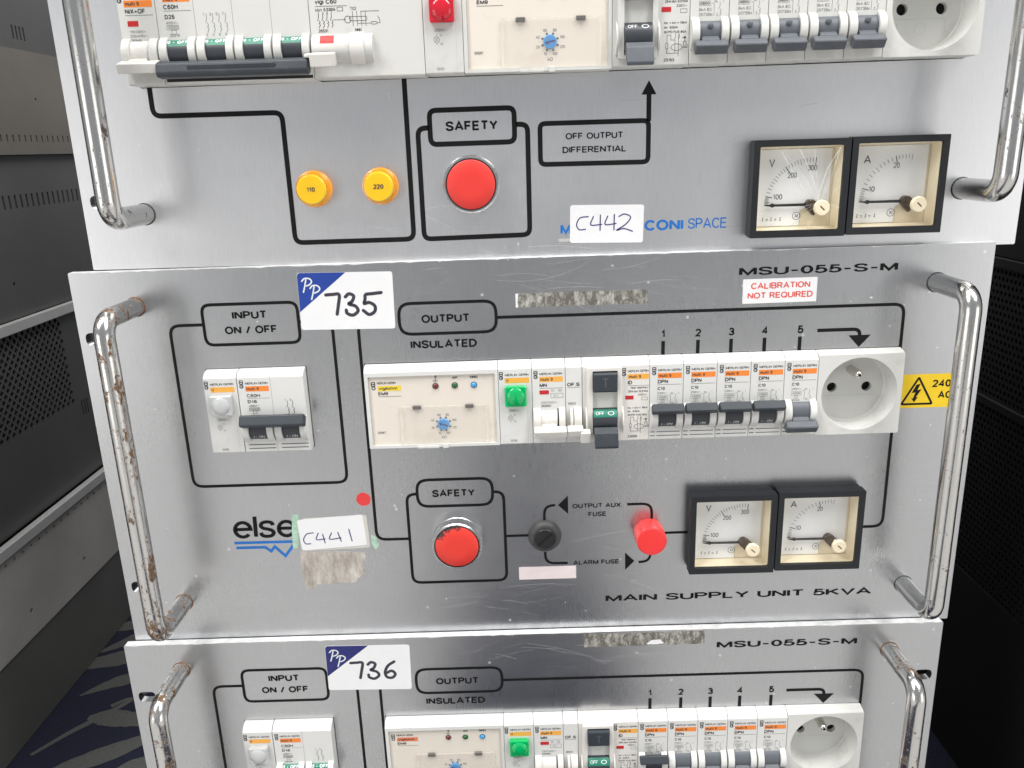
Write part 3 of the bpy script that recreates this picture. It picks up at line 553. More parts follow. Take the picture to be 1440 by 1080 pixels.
def release_module(root, x, y0, zoff, label, w=17.9):
    dev = device('release_module', root, x, y0, w, zoff, 'white_plastic', label); dev['mat'] = 'white_plastic'
    ink = MB(); fine = MB(); brand_block(dev, ink, 4.2, 34.6, 'multi 9', 'amber_label', 'MN', 12.4)
    r = MB(); r.box(4.0, 9., 28.1, 30.3, ZF-.3, ZF+.12); r.build('flag_window', 'red_flag', dev)
    fine.text('D1', 10.4, 29.4, 1.3, None, ZF+.06, 0.); fine.text('D2', 14., 29.4, 1.3, None, ZF+.06, 0.); box_line(fine, 10., 26., 16.6, 28.4, .2); fine.text('U <', 11.6, 26.6, 1.3, None, ZF+.06, .01)
    fine.text('220/240V~', 4.6, 22.8, 1.25, 13.6, ZF+.06, 0.); fine.text('26960', 4.6, 20.9, 1.35, 10., ZF+.06, .02)
    ink.build('printed_lettering', 'fine_ink', dev); fine.build('small_print', 'grey_ink', dev)
    b = MB(); half_cyl(b, .5, 4.3, YC, ZC, 7.7); half_cyl(b, w-3.8, w-.4, YC, ZC, 7.7); b.build('boss', 'lever_white', dev, bevel=.25, smooth=40)
    d = MB(); half_cyl(d, 4.35, w-4.6, YC, ZC, 6.4); d.build('drum', 'lever_white', dev, smooth=40)
    g = MB(); g.rect(w-4.5, 8, w-3.9, 20, ZF+.05); g.build('gap', 'gap_dark', dev)
    m = MB(); m.tbox(w/2+.3, YC-5.4, ZC+8.2, w-.6, 4.6, 4.6, .5); m.tbox(w/2-.3, YC-3.4, ZC+5.6, 8.5, 4, 5, .5); m.build('lever', 'lever_white', dev, bevel=.5)
    return dev
def aux_switch(root, x, y0, zoff, label, w=9.):
    dev = device('auxiliary_switch', root, x, y0, w, zoff, 'white_plastic', label)
    ink = MB(); ink.text('OF.S', .9, 32.1, 2.0, 7.6, ZF+.06, .02); ink.ribbon([(.9, 31.4), (7.8, 31.4)], .17, ZF+.05); ink.text('26923', 1.2, 21.8, 1.25, 5.4, ZF+.06, .0); ink.build('printed_lettering', 'fine_ink', dev)
    b = MB(); half_cyl(b, 2.3, 3.9, YC, ZC, 7.2); half_cyl(b, 4.3, w-.6, YC, ZC, 7.7); b.build('boss', 'lever_white', dev, bevel=.25, smooth=40)
    m = MB(); m.tbox(w/2+.2, YC-5.2, ZC+8., w-.6, 4.4, 4.4, .5); m.tbox(w+1.1, YC-8.2, ZC+8.4, 5.4, 6.8, 4.2, .3); m.build('lever', 'lever_white', dev, bevel=.5)
    return dev
def residual_switch(root, x, y0, zoff, label, w=36., old=False):
    mat = 'old_white_plastic' if old else 'lever_white'
    dev = device('residual_current_switch', root, x, y0, w, zoff, mat, label); X0 = 2.4
    fr = MB(); fr.slab(rrect(X0, 3.6, X0+18.6, 42.2, 1.2), ZF-.2, ZF+2.6, [rrect(X0+2.9, 5., X0+16.2, 40.6, .5)]); fr.build('raised_frame', mat, dev, bevel=.4)
    q = MB(); q.box(X0+3.0, X0+16.1, 4.6, 40.4, ZF-.1, ZF+.1); q.build('frame_floor', 'socket_white', dev)
    q = MB(); q.prof([(29.2, ZF), (29.2, ZF+3.9), (30.2, ZF+4.6), (38.9, ZF+4.6), (39.9, ZF+3.8), (39.9, ZF)], X0+3.2, X0+15.9); tb = q.build('test_button', 'slate_plastic', dev, bevel=.3)
    q = MB(); q.text('T', X0+9.6, 32., 5.2, None, ZF+4.66, -.012, 'c'); q.build('button_lettering', 'grey_lever', tb)
    c_ = MB()
    for xx in (X0-.9, X0+18.7): half_cyl(c_, xx, xx+.85, 12.6, ZC-.5, 8.6)
    c_.build('boss', mat, dev, bevel=.2, smooth=40)
    d = MB(); half_cyl(d, X0+3.1, X0+16., 13., ZC+1.6, 6.8); d.build('drum', 'drum_dark', dev, smooth=40)
    f0 = curved(13., ZC+1.6, 6.85); va, vb = 2.6, 7.4; n = 5; g = MB()
    g.add([f0(xx, va+(vb-va)*i/n) for i in range(n+1) for xx in (X0+3.2, X0+15.9)], [(2*i, 2*i+1, 2*i+3, 2*i+2) for i in range(n)])
    g.build('off_band', 'drum_dark' if old else 'green_mark', dev)
    t = MB(); f1 = curved(13., ZC+1.6, 6.93); t.text('OFF', X0+4.4, 3.9, 1.9, X0+9., f=f1, bold=.0); t.ribbon(circle(0, 0, 1, 14), .3, 0, True)
    k0 = len(t.v)-28; t.v[k0:] = [f1(X0+12.6+a*1.5, 4.8+b*1.05) for a, b, _ in t.v[k0:]]; t.build('lever_lettering', 'white_ink', dev)
    m = MB(); m.prof([(8.5, ZF+2), (10.4, ZF+5.6), (8., ZF+9.2), (1.2, ZF+11.4), (-.2, ZF+10.6), (.2, ZF+8.6), (5.4, ZF+4)], X0+3.3, X0+15.8)
    m.build('lever', 'slate_plastic' if not old else 'grey_lever', dev, bevel=.4)
    ink = MB(); fine = MB(); bx = 24.4
    brand_block(dev, ink, bx, 34.6, 'multi 9', 'amber_label', 'ID', 11.2); fine.text('TEST MONTHLY', bx+1.4, 29.6, 1.05, bx+11, ZF+.06, .02); fine.text('25A', bx, 27.6, 1.15, None, ZF+.06, .02); fine.text('I\u0394n 0,010A', bx+3.2, 27.6, 1.15, bx+10.8, ZF+.06, .015); fine.text('230V~', bx+5.4, 25.7, 1.1, bx+10.4, ZF+.06, .0); box_line(fine, bx+7.4, 23.2, bx+10.4, 24.8, .16)
    r = MB(); r.box(bx-1.4, bx+3., 23.7, 25.8, ZF-.3, ZF+.12); r.build('flag_window', 'red_flag', dev)
    for i, s_ in enumerate(('Inc = Icn = 10kA', 'Im  630A', 'SCPD FUS 80A')): fine.text(s_, bx, 18.4-i*2., 1.1, bx+(10.6, 6.4, 10.4)[i], ZF+.06, .01)
    ox, oy = bx+.2, 4.4
    for p_ in ([(1.2, 8), (1.2, 9.2), (3, 9.2), (3, 7), (5, 7), (5, 1.2)], [(1.2, 8), (1.2, 5.6)], [(1.2, 3.2), (1.2, 1.2), (6.6, 1.2)], [(6.6, 9.4), (6.6, 0)], [(5, 9.8), (5.4, 8.4), (4.6, 7.4)], [(6.8, 9.8), (7.2, 8.4), (6.4, 7.4)], [(8.2, 8), (9.4, 8)], [(9.6, 7.4), (9.6, 6.2)], [(8.2, 3.6), (10.8, 3.6), (10.8, 5.)]):
        fine.ribbon([(ox+a, oy+b) for a, b in p_], .2, ZF+.05)
    fine.ribbon([(ox+5.8+2.6*math.cos(a*.4488), oy+3.8+1.5*math.sin(a*.4488)) for a in range(14)], .2, ZF+.055, True); fine.ribbon(rrect(ox+.7, oy+3.2, ox+1.7, oy+5.6, .4), .2, ZF+.05, True); fine.ribbon(rrect(ox+9., oy+4., ox+10.2, oy+6.4, .5), .2, ZF+.055, True); fine.flat(circle(ox+9.6, oy+8, .55, 8), ZF+.06)
    fine.text('23163' if old else '23009', bx, 2., 1.35, bx+5, ZF+.06, .01)
    ink.build('printed_lettering', 'fine_ink', dev); fine.build('small_print', 'fine_ink', dev)
    return dev
def socket(root, x, y0, zoff, label, w=45.4, old=False):
    m = MB(); ccx, ccy, r = w/2, 22.6, 20.2; zf = ZF
    m.slab(rrect(.12, 0, w-.12, 44.6, 1.2), zf-3, zf, [circle(ccx, ccy, r, 48)]); m.prof([(0, -2.5-zoff), (0, zf-3), (44.6, zf-3), (46, 0), (46, -2.5-zoff)], .12, 1.2); m.prof([(0, -2.5-zoff), (0, zf-3), (44.6, zf-3), (46, 0), (46, -2.5-zoff)], w-1.2, w-.12)
    m.prof([(44.0, zf-3.1), (44.0, zf-.3), (45.0, zf-2), (46, .4), (46, -2.5-zoff), (45.4, -2.5-zoff)], .12, w-.12); m.prof([(0, -2.5-zoff), (0, zf-2.9), (.9, zf-2.9), (.9, -2.5-zoff)], .12, w-.12)
    dev = m.build('socket_outlet', 'socket_white', root, (x, y0, zoff), .5, 3, label=label); dep = zf-14.
    q = MB(); n = 48; vs = []
    for rr, zz in ((r, zf-.2), (r-.7, dep+.6), (r-1.4, dep)): vs += [(ccx+rr*math.cos(2*math.pi*i/n), ccy+rr*math.sin(2*math.pi*i/n), zz) for i in range(n)]
    q.add(vs, [(k_*n+i, (k_+1)*n+i, (k_+1)*n+(i+1) % n, k_*n+(i+1) % n) for k_ in range(2) for i in range(n)])
    q.slab(circle(ccx, ccy, r-1.4, n), dep-3, dep, [circle(ccx-9.5, ccy, 2.7, 20), circle(ccx+9.5, ccy, 2.7, 20)]); q.build('recess', 'socket_white', dev, smooth=40)
    for s_ in (-1, 1): q = MB(); q.flat(circle(ccx+s_*9.5, ccy, 3.0, 16), dep-2.6); q.build('contact_hole', 'hole_black', dev)
    q = MB(); q.lathe(ccx, ccy+10, [(2.5, dep-.1), (2.4, dep+10), (2.1, dep+11.8), (1.3, dep+12.6), (.95, dep+12.7)], 20); p = q.build('earth_pin', 'pin_steel', dev, smooth=40)
    q = MB(); q.flat(circle(ccx, ccy+10, .85, 12), dep+12.75); q.build('pin_bore', 'hole_black', p)
    q = MB(); q.ribbon([(ccx-16, ccy-4.5), (ccx+12, ccy-4.5), (ccx+12, ccy-12)] if old else [(ccx-15, ccy-4.8), (ccx+15, ccy-4.8)], .14, dep+.05)
    if old: q.ribbon(circle(ccx, ccy-9, 2.6, 20), .14, dep+.05, True); q.text('15310', ccx-12.4, ccy-6, 1.5, None, dep+.06, -.01, rot=-1.57)
    q.build('moulded_mark', 'engraved_grey', dev); return dev
def double_pole(root, x, y0, zoff, on, label, w=17.9):
    dev = device('double_pole_breaker', root, x, y0, w*2, zoff, 'white_plastic', label); dev['mat'] = 'white_plastic'
    ink = MB(); fine = MB(); brand_block(dev, ink, 4.4, 34.6, 'multi 9', 'orange_label', None, 12.4)
    ink.text('C60H', 4.5, 31.6, 1.9, 11.6, ZF+.06, .01); ink.ribbon([(4.5, 31), (17, 31)], .14, ZF+.05); ink.text('D16', 4.6, 28.4, 1.7, 9.6, ZF+.06, .02)
    fine.text('400V~', 5, 26.2, 1.2, 10.4, ZF+.06, 0.); box_line(fine, 5., 24., 10.6, 25.7, .2); fine.text('10000', 5.3, 24.3, 1.1, 10.3, ZF+.06, 0.); box_line(fine, 7., 22.4, 8.9, 23.9, .2); fine.text('25149', 5.6, 20.6, 1.1, 10, ZF+.06, 0.)
    circuit_symbol(fine, w+8., 21.6, 7.6, 2, 2.8, .26); fine.text('1', w+6.6, 29, 1.2, None, ZF+.06, 0.); fine.text('3', w+9.4, 29, 1.2, None, ZF+.06, 0.)
    ink.build('printed_lettering', 'fine_ink', dev); fine.build('small_print', 'fine_ink', dev)
    for i in range(2): toggle_pole(dev, w*i, w, on)
    m = MB(); s_ = 1 if on else -1; yy = YC+(6. if on else -5.4); m.tbox(w+.4, yy, ZC+8.6, w*2-1., 6.4, 5.6, -.5*s_); m.tbox(w, YC+3.4*s_, ZC+5.4, w*2-12, 4, 5, -.5*s_); m.build('tie_lever', 'slate_plastic', dev, bevel=1., seg=3)
    g = MB()
    for i in range(2):
        for yy in (2.2, 4.3): g.rect(w*i+2.2, yy, w*i+w-.9, yy+.55, ZF+.03)
    g.build('groove', 'grey_lever', dev); sp = MB(); sp.ribbon([(w, 43), (w, 21)], .14, ZF+.03); sp.ribbon([(w, 5.8), (w, .4)], .14, ZF+.03); sp.build('seam', 'grey_ink', dev)
    return dev
def four_pole(root, x, y0, zoff, label, w=17.92):
    mat = 'old_white_plastic'
    dev = device('four_pole_breaker', root, x, y0, w*4, zoff, mat, label); dev['mat'] = mat
    ink = MB(); fine = MB(); brand_block(dev, ink, 4., 35.6, 'multi 9', 'orange_label', 'C60H', 12.6)
    ink.v = [(a, b-.3, c) for a, b, c in ink.v]
    ink.text('D25', 4., 28.6, 1.9, 8.6, ZF+.06, .02); fine.text('400V~', 4.3, 26.3, 1.3, 10, ZF+.06, .0); box_line(fine, 4.4, 24., 9.9, 25.9, .2); fine.text('10000', 4.7, 24.4, 1.2, 9.6, ZF+.06, 0.); box_line(fine, 6.4, 22.1, 8.6, 23.8, .2); fine.text('25219', 5.2, 20.9, 1.2, 9.9, ZF+.06, 0.)
    for i in range(4): fine.text('1357'[i], w+4.1+i*3., 29.6, 1.3, None, ZF+.06, 0.); fine.text('2468'[i], w+4.6+i*3., 20.8, 1.2, None, ZF+.06, 0.)
    circuit_symbol(fine, w+5.6, 22.6, 8, 4, 3.0, .24)
    ink.build('printed_lettering', 'fine_ink', dev); fine.build('small_print', 'grey_ink', dev); sp = MB()
    for i in range(4):
        toggle_pole(dev, w*i, w, False)
        if i: sp.ribbon([(w*i, 43), (w*i, 21)], .16, ZF+.03)
    sp.build('seam', 'grey_ink', dev)
    m = MB(); pr = [(8.8, ZF+3), (9.6, ZF+7), (8.2, ZF+10), (4., ZF+11.2), (2.2, ZF+10.2), (1.9, ZF+6), (3.5, ZF+3)]; m.prof(pr, .4, w*4-.6); o = m.build('tie_lever', 'slate_plastic', dev, bevel=.7, seg=3)
    q = MB(); q.tbox(w*2, 6.2, ZF+10.7, 41, 2.4, 1.0, .27); q.build('grip', 'slate_plastic', o, bevel=.4)
    g = MB(); g.rect(1., .9, w*4-.6, 2.3, ZF+.05); g.build('gap', 'gap_dark', dev)
    return dev
def trip_unit(root, x, y0, zoff, label, w=17.8):   # small release module beside the four-pole breaker
    dev = device('release_module', root, x, y0, w, zoff, 'old_white_plastic', label); ink = MB(); fine = MB()
    brand_block(dev, ink, 3.6, 34., 'multi 9', 'orange_label', 'NiX+OF', 13.)
    r = MB(); r.box(4., 9., 26., 28.4, ZF-.3, ZF+.12); r.build('flag_window', 'red_flag', dev)
    for i, s_ in enumerate(('110.130V=', '220.415V~', '26946')): fine.text(s_, 4.4, 23.1-i*1.9, 1.2, (12, 12.8, 9.4)[i], ZF+.06, .0)
    ink.build('printed_lettering', 'fine_ink', dev); fine.build('small_print', 'grey_ink', dev)
    b = MB(); half_cyl(b, .5, 4.2, YC, ZC, 7.9); half_cyl(b, w-4.4, w-.4, YC, ZC, 7.9); b.build('boss', 'old_white_plastic', dev, bevel=.25, smooth=40)
    d = MB(); half_cyl(d, 4.3, w-4.5, YC, ZC, 6.8); d.build('drum', 'lever_white', dev, smooth=40)
    m = MB(); m.tbox(w/2, 7.6, ZF+6, w+.6, 4.4, 7, .3); m.tbox(w/2-1, 9.6, ZF+2.5, 8.6, 4, 6, .5); m.build('lever', 'lever_white', dev, bevel=.4)
    return dev
def leakage_unit(root, x, y0, zoff, label, w=53.2):
    dev = device('earth_leakage_unit', root, x, y0, w, zoff, 'old_white_plastic', label); ink = MB(); fine = MB()
    brand_block(dev, ink, 3.4, 36.6, 'multi 9', 'orange_label', None, 13); ink.text('vigi C60', 3.2, 32.6, 2., 13.4, ZF+.06, .015); ink.ribbon([(3.2, 31.6), (18, 31.6)], .2, ZF+.05)
    ink.text('0,030A', 7., 29.4, 1.5, 12.6, ZF+.06, .02); fine.text('I\u0394n', 3.2, 29.4, 1.4, 6.2, ZF+.06, .0); box_line(fine, 13.4, 29.4, 16., 31., .2); fine.text('T02', 19.4, 29.6, 1.4, None, ZF+.06, 0.)
    circuit_symbol(fine, 4.4, 22.6, 5.8, 4, 2.0, .26)
    for i in range(4): fine.text(('1', '3', '5', '7')[i], 4.2+i*2, 28., 1.1, None, ZF+.06, 0.); fine.ribbon([(20.4+i*2, 29.2), (20.4+i*2, 22.6)], .2, ZF+.05)
    fine.ribbon([(11., 25.6), (17, 25.6)], .2, ZF+.055); fine.ribbon(circle(18., 25.6, 1.5, 14), .26, ZF+.05, True); fine.ribbon(rrect(18.8, 25., 27., 26.8, .8), .22, ZF+.055, True); fine.ribbon([(24.4, 29), (33, 29)], .2, ZF+.06); fine.ribbon([(22.4, 23.8), (29, 23.8)], .2, ZF+.055); fine.ribbon(rrect(29, 23.3, 31.6, 24.4, .5), .22, ZF+.06, True); fine.ribbon([(31.6, 23.8), (33, 23.8), (33, 25.4), (32, 26.8)], .22, ZF+.055)
    fine.text('26531', 3.8, 20.3, 1.4, 8.4, ZF+.06, .01); ink.text('test', 21., 20.4, 1.6, 24.2, ZF+.06, .03)
    ink.build('printed_lettering', 'fine_ink', dev); fine.build('small_print', 'fine_ink', dev)
    b = MB(); half_cyl(b, .5, 29.2, YC-.6, ZC, 7.2); b.build('boss', 'old_white_plastic', dev, bevel=.3, smooth=40)
    r = MB(); f0 = curved(YC-.6, ZC, 7.26); r.add([f0(xx, 2.2+4.6*i/4) for i in range(5) for xx in (4.6, 11.2)], [(2*i, 2*i+1, 2*i+3, 2*i+2) for i in range(4)]); r.build('flag_window', 'dot_red', dev)
    q = MB(); half_cyl(q, 18.4, 25.2, YC-.6, ZC, 7.9); q.build('test_button', 'lever_white', dev, bevel=.4, smooth=40)
    m = MB(); m.tbox(6.3, 7.6, ZF+7.5, 11.6, 6., 5.5, .2); m.tbox(-.6, 9.6, ZF+7.5, 3., 1.6, 4., .2); m.build('lever', 'lever_white', dev, bevel=.5)
    return dev

# ------------------------------------------------------------------ panel instruments
def meter(root, x, y, letter, label, ticks, cracked=False, rot=0.):
    """48 mm square moving-coil meter; ticks: list of (angle, length, width), figures: (text, angle)"""
    marks, figs = ticks
    m = MB(); m.slab(rrect(.1, .1, 47.9, 47.9, .6), 3.4, 10, [rrect(3.2, 3.6, 44.9, 44.6, .6)]); m.slab(rrect(.5, .5, 47.5, 47.5, .6), .1, 3.3, [rrect(3., 3.2, 45., 45., .6)])
    dev = m.build('panel_meter', 'bezel_black', root, (x, y, 0), .5, 3, label=label, rot=rot)
    w = MB(); o = [(3., 3.4), (45.1, 3.4), (45.1, 44.8), (3., 44.8)]; i_ = [(4.6, 4.6), (43.6, 4.6), (43.6, 43.4), (4.6, 43.4)]
    w.add([(a, b, 9.) for a, b in o]+[(a, b, .3) for a, b in i_], [(k_, k_+4, (k_+1) % 4+4, (k_+1) % 4) for k_ in range(4)]); w.rect(4.5, 4.5, 43.7, 43.5, .0); w.build('inner_case', 'cream_plastic', dev)
    px, py = 32.4, 15.6
    d = MB(); d.slab([(5, 5), (27.6, 5), (27.6, 12.4), (30, 14), (34, 13.4), (36.4, 11), (42.2, 11), (42.2, 43.2), (5, 43.2)], .05, .6); d.build('dial', 'dial_white', dev)
    ink = MB(); Z = .66; ink.text(letter, 9.9 if letter == 'A' else 10.6, 34.6, 4.0, 13.6 if letter == 'A' else 13.6, Z, .0)
    for a, l, wd_ in marks:
        ca, sa = -math.cos(math.radians(a)), math.sin(math.radians(a)); r0 = 23.2
        ink.ribbon([(px+r0*ca, py+r0*sa), (px+(r0-l)*ca, py+(r0-l)*sa)], wd_, Z)
    for t, fx, fy in figs: ink.text(t, fx, fy, 2.7, fx+len(t)*1.55, Z, .0)
    ink.ribbon(circle(26., 9.9, 1.9, 18), .25, Z, True); ink.text('XI', 26, 9., 1.8, None, Z, .0, 'c'); 
    for k_, xx in enumerate((8.8, 11., 13.2, 15.4, 17.8)): ink.ribbon([(xx-.6, 8.6), (xx+.5, 8.6)] if k_ % 2 else [(xx, 7.9), (xx, 9.3), (xx+.5, 9.3)], .28, Z); ink.ribbon([(xx-.5, 7.9), (xx+.5, 7.9)], .22, Z+.01)
    ink.build('scale_print', 'fine_ink', dev)
    n = MB(); n.slab([(px-23.4, py-.08), (px-20.8, py-.5), (px-19.6, py-1.1), (px-18.4, py-.6), (px-1, py-.75), (px-1, py+.75), (px-18.4, py+.6), (px-19.6, py+1.1), (px-20.8, py+.5), (px-23.4, py+.08)], 2.2, 2.5); n.build('needle', 'needle_black', dev)
    q = MB(); q.lathe(px, py, [(2.7, .6), (2.7, 3.6), (2.2, 4.)], 22); q.build('pivot_cover', 'pivot_bronze', dev, smooth=40)
    q = MB(); q.slab([(px-1.8, py-2), (px+2.4, py+1.6), (px+6, py-2), (px+1.6, py-5.5)], .6, 3.2); q.build('pivot_bracket', 'pivot_bronze', dev)
    q = MB(); kx, ky = px+3.2, py-1.3; q.lathe(kx, ky, [(1.2, 2.), (1.2, 8.5), (3.9, 8.6), (3.9, 10.3), (3.5, 10.7)], 28); kn = q.build('zero_screw', 'cream_plastic', dev, smooth=40)
    q = MB(); a = -.75; q.ribbon([(kx-1.5*math.cos(a), ky-1.5*math.sin(a)), (kx+1.5*math.cos(a), ky+1.5*math.sin(a))], .6, 10.75); q.build('screw_slot', 'pivot_bronze', kn)
    if not cracked:
        g = MB(); g.box(3.1, 45., 3.5, 44.7, 8.9, 9.3); g.build('glass', 'glass', dev)
    else:
        c0 = Vector((34.5, 17.)); rim = [Vector(p_) for p_ in ((3.1, 3.5), (18, 3.5), (28, 3.5), (38, 3.5), (44.9, 3.5), (44.9, 14), (44.9, 26), (44.9, 38), (43, 44.7), (30, 44.7), (22, 44.7), (13, 44.7), (3.1, 44.7), (3.1, 12))]
        cr = MB()
        for k_ in range(len(rim)):
            a, b = rim[k_], rim[(k_+1) % len(rim)]; z1 = 9.1+random.uniform(-.5, .2); z2 = z1+random.uniform(-.7, .4); g = MB()
            ga, gb = a.lerp(c0, .012), b.lerp(c0, .012); ia, ib = c0.lerp(a, .1), c0.lerp(b, .1)
            g.add([(ga.x, ga.y, z1), (gb.x, gb.y, z2), (ib.x, ib.y, 8.6), (ia.x, ia.y, 8.6)], [(0, 1, 2, 3)]); g.build('glass_shard', 'glass', dev)
            if k_ not in (4, 12): 
                mid = a.lerp(c0, .5)+Vector((random.uniform(-1.4, 1.4), random.uniform(-.8, .8))); cr.ribbon(catmull([tuple(c0), tuple(mid), tuple(a)], 6), random.choice((.08, .12, .2, .1)), 9.2+.01*k_)
        cr.ribbon(catmull([(33, 17), (35, 26), (37.5, 34), (43, 43.5)], 6), .34, 9.4); cr.ribbon(catmull([(35, 17), (38, 29), (43.6, 43)], 6), .2, 9.42); cr.ribbon(catmull([(30, 18), (24, 26), (14, 42)], 6), .22, 9.44)
        cr.build('crack', 'crack_edge', dev)
    return dev
def vticks():
    m = []
    for v in range(0, 301, 10):
        t = v/100.; a = 11*t**1.6 if t <= 1 else 11+44*(t-1)**.9 if t <= 2 else 55+40*(t-2)
        if v < 50 and v % 20: continue
        big = v % 100 == 0; m.append((a, 3.6 if big else 2.8 if v % 50 == 0 else 2.0, .42 if big else .22))
    return m, [('100', 13.6, 18.4), ('200', 20.4, 29.), ('300', 30.4, 32.4)]
def aticks():
    m = []
    for v in range(0, 26):
        t = v/10.; a = 17*t**1.7 if t <= 1 else 17+57*(t-1)**.95 if t <= 2 else 74+42*(t-2)
        big = v % 10 == 0; m.append((a, 3.6 if big else 2.8 if v % 5 == 0 else 2.0, .42 if big else .22))
    return m, [('10', 13.6, 20.6), ('20', 25.2, 32.)]
def push_button(root, x, y, label, worn, h=9.5):
    m = MB(); m.lathe(x, y, [(14.4, 0), (14.4, 1.6), (14.1, 2.), (14.1, h-.6), (13.6, h), (12.9, h), (12.8, h-1.2)], 56); dev = m.build('push_button', 'ring_chrome', root, smooth=35, label=label)
    q = MB(); q.lathe(0, 0, [(12.7, h-3), (12.7, h-.6)], 48); q.build('black_ring', 'bezel_black', dev, (x, y, 0), smooth=35)
    q = MB(); q.lathe(0, 0, [(12.2, h-2), (12.2, h-.15), (11.7, h+.25), (6, h+.4), (1, h+.4)], 48); q.build('cap', 'button_red_worn' if worn else 'button_red', dev, (x, y, 0), smooth=50)
def amber_lamp(root, x, y, text, label):
    m = MB(); m.lathe(x, y, [(9.3, 0), (9.3, 2.4), (8.8, 4.2), (7.6, 5.6)], 40); dev = m.build('indicator_lamp', 'lens_amber_ring', root, smooth=30, label=label)
    q = MB(); q.lathe(x, y, [(7.4, 5), (7.3, 8.2), (6.9, 8.8), (.6, 8.9)], 36); q.build('lamp_cap', 'lens_amber', dev, smooth=40)
    t = MB(); t.text(text, x, y-1.1, 2.3, None, 9., .02, 'c'); t.build('lamp_lettering', 'fine_ink', dev)
def fuse_holder(root, x, y):
    m = MB(); m.lathe(x, y, [(9.6, 0), (9.4, 1.6), (8., 3.2), (6.9, 3.8)], 40); dev = m.build('fuse_holder', 'fuse_grey', root, smooth=40, label='round black fuse holder with a slotted cap')
    q = MB(); q.lathe(x, y, [(6.3, 3), (6.2, 5.2), (5.9, 5.5)], 36); q.build('fuse_cap', 'fuse_dark', dev, smooth=40)
    q = MB(); q.ribbon([(x-4., y-3.6), (x+4., y+3.6)], 1.5, 5.56); q.build('cap_slot', 'hole_black', dev)
def pilot_lamp(root, x, y):
    m = MB(); m.lathe(x, y, [(8.6, 0), (8.5, 11.4), (8.2, 12.), (7.6, 12.05)], 44); dev = m.build('indicator_lamp', 'lens_pilot_wall', root, smooth=35, label='protruding round red indicator lamp')
    q = MB(); q.lathe(x, y, [(7.5, 11.6), (7.4, 12.2), (.5, 12.3)], 40); q.build('lamp_cap', 'lens_pilot_red', dev, smooth=35)
def handle(root, x, y0, y1, mat, label, z=36., r=5., lean=0.):
    n = 8; P = [(x, y0, 0)]; rb = 9.
    for i in range(n+1):
        a = math.pi/2*i/n; P.append((x, y0+rb-rb*math.cos(a), z-rb+rb*math.sin(a)))
    for i in range(1, 8): P.append((x, y0+rb+(y1-y0-2*rb)*i/8, z))
    for i in range(n+1):
        a = math.pi/2*(1-i/n); P.append((x, y1-rb+rb*math.cos(a), z-rb+rb*math.sin(a)))
    P.append((x, y1, 0)); m = MB(); m.tube(P, r, 20); o = m.build('handle', mat, root, smooth=50, label=label)
    for yy in (y0, y1):
        q = MB(); q.lathe(x, yy, [(r+.45, .02), (r+.3, .22), (r-.4, .3)], 20); q.build('rust_ring', 'rust_stain' if 'rusty' in mat else 'fuse_grey', o)
# ------------------------------------------------------------------ stickers and print
ZP = .09
def printed(root, pts, w, r=0., closed=False, label=None, mat='black_ink', z=ZP, name='printed_line'):
    m = MB(); m.ribbon(fillet(pts, r, closed) if r else pts, w, z, closed); return m.build(name, mat, root, label=label)
def word(root, s_, x0, x1, y, h, mat='black_ink', bold=.022, z=ZP+.03, shear=0., name='lettering', label=None, rot=0.):
    m = MB(); m.text(s_, x0, y, h, x1, z, bold, shear=shear, rot=rot); return m.build(name, mat, root, label=label or 'printed words '+s_)
def sticker(root, x0, y0, x1, y1, mat, name, label, r=1.2, z=.12, rot=0., th=.14):
    m = MB(); w, h = x1-x0, y1-y0; m.slab(rrect(0, 0, w, h, r), z-th, z)
    return m.build(name, mat, root, (x0, y0, 0), label=label, rot=rot)
def pen(parent, strokes, w, mat, z=.19, name='handwriting', label=None):
    m = MB()
    for i, st in enumerate(strokes): m.ribbon(catmull(st, 6) if len(st) > 2 else st, w, z+.006*i, cap=True)
    return m.build(name, mat, parent, label=label)
def asset_tag(root, x, y, num, label, navy):
    W_, H_ = 50., 30.4
    t = sticker(root, x, y, x+W_, y+H_, 'sticker_white', 'asset_sticker', label, 1.6, .22, rot=-.016)
    q = MB(); q.flat([(.1, 9.6), (25.6, H_-.05), (1.6, H_-.05), (.5, H_-.5), (.1, H_-1.6)], .25); q.build('blue_corner', navy, t)
    pp = []
    for ox, oy in ((2.2, 20.2), (6.2, 16.4)):
        pp += [[(ox+2.4, oy+6.6), (ox+1.5, oy+3), (ox+.6, oy)], [(ox+.2, oy+5.8), (ox+1.6, oy+7.2), (ox+4, oy+7.2), (ox+5.3, oy+5.8), (ox+4.4, oy+4.2), (ox+2.4, oy+3.3)]]
    pen(t, pp, .75, 'white_ink', .28, 'monogram', 'white script initials P P')
    D = {'7': [[(14.4, 18.6), (18, 18.8), (21.4, 18.6), (20.6, 13), (19.6, 8.2)]],
         '3': [[(24.6, 17.4), (26.6, 19.), (29., 17.8), (28., 15), (26.2, 13.6), (29.6, 12.4), (30.8, 9.8), (28, 7.6), (25., 8.6), (24.6, 10.4)]],
         '5': [[(43.6, 19.4), (39, 18.9), (35.4, 18.4), (34.9, 16), (34.4, 13.7), (37, 14.2), (39.8, 12.4), (39.6, 9.4), (36.6, 7.8), (33.6, 10.)]],
         '6': [[(40.4, 19.2), (36.6, 16.4), (34.6, 12.), (35.6, 8.6), (38.8, 8.2), (40.6, 10.6), (38.6, 12.9), (35.4, 11.4)]]}
    pen(t, [st for ch in num for st in D[ch]], 1.75, 'marker_ink', .27, label='handwritten number '+num)
PW, PH = 482.6, 221.
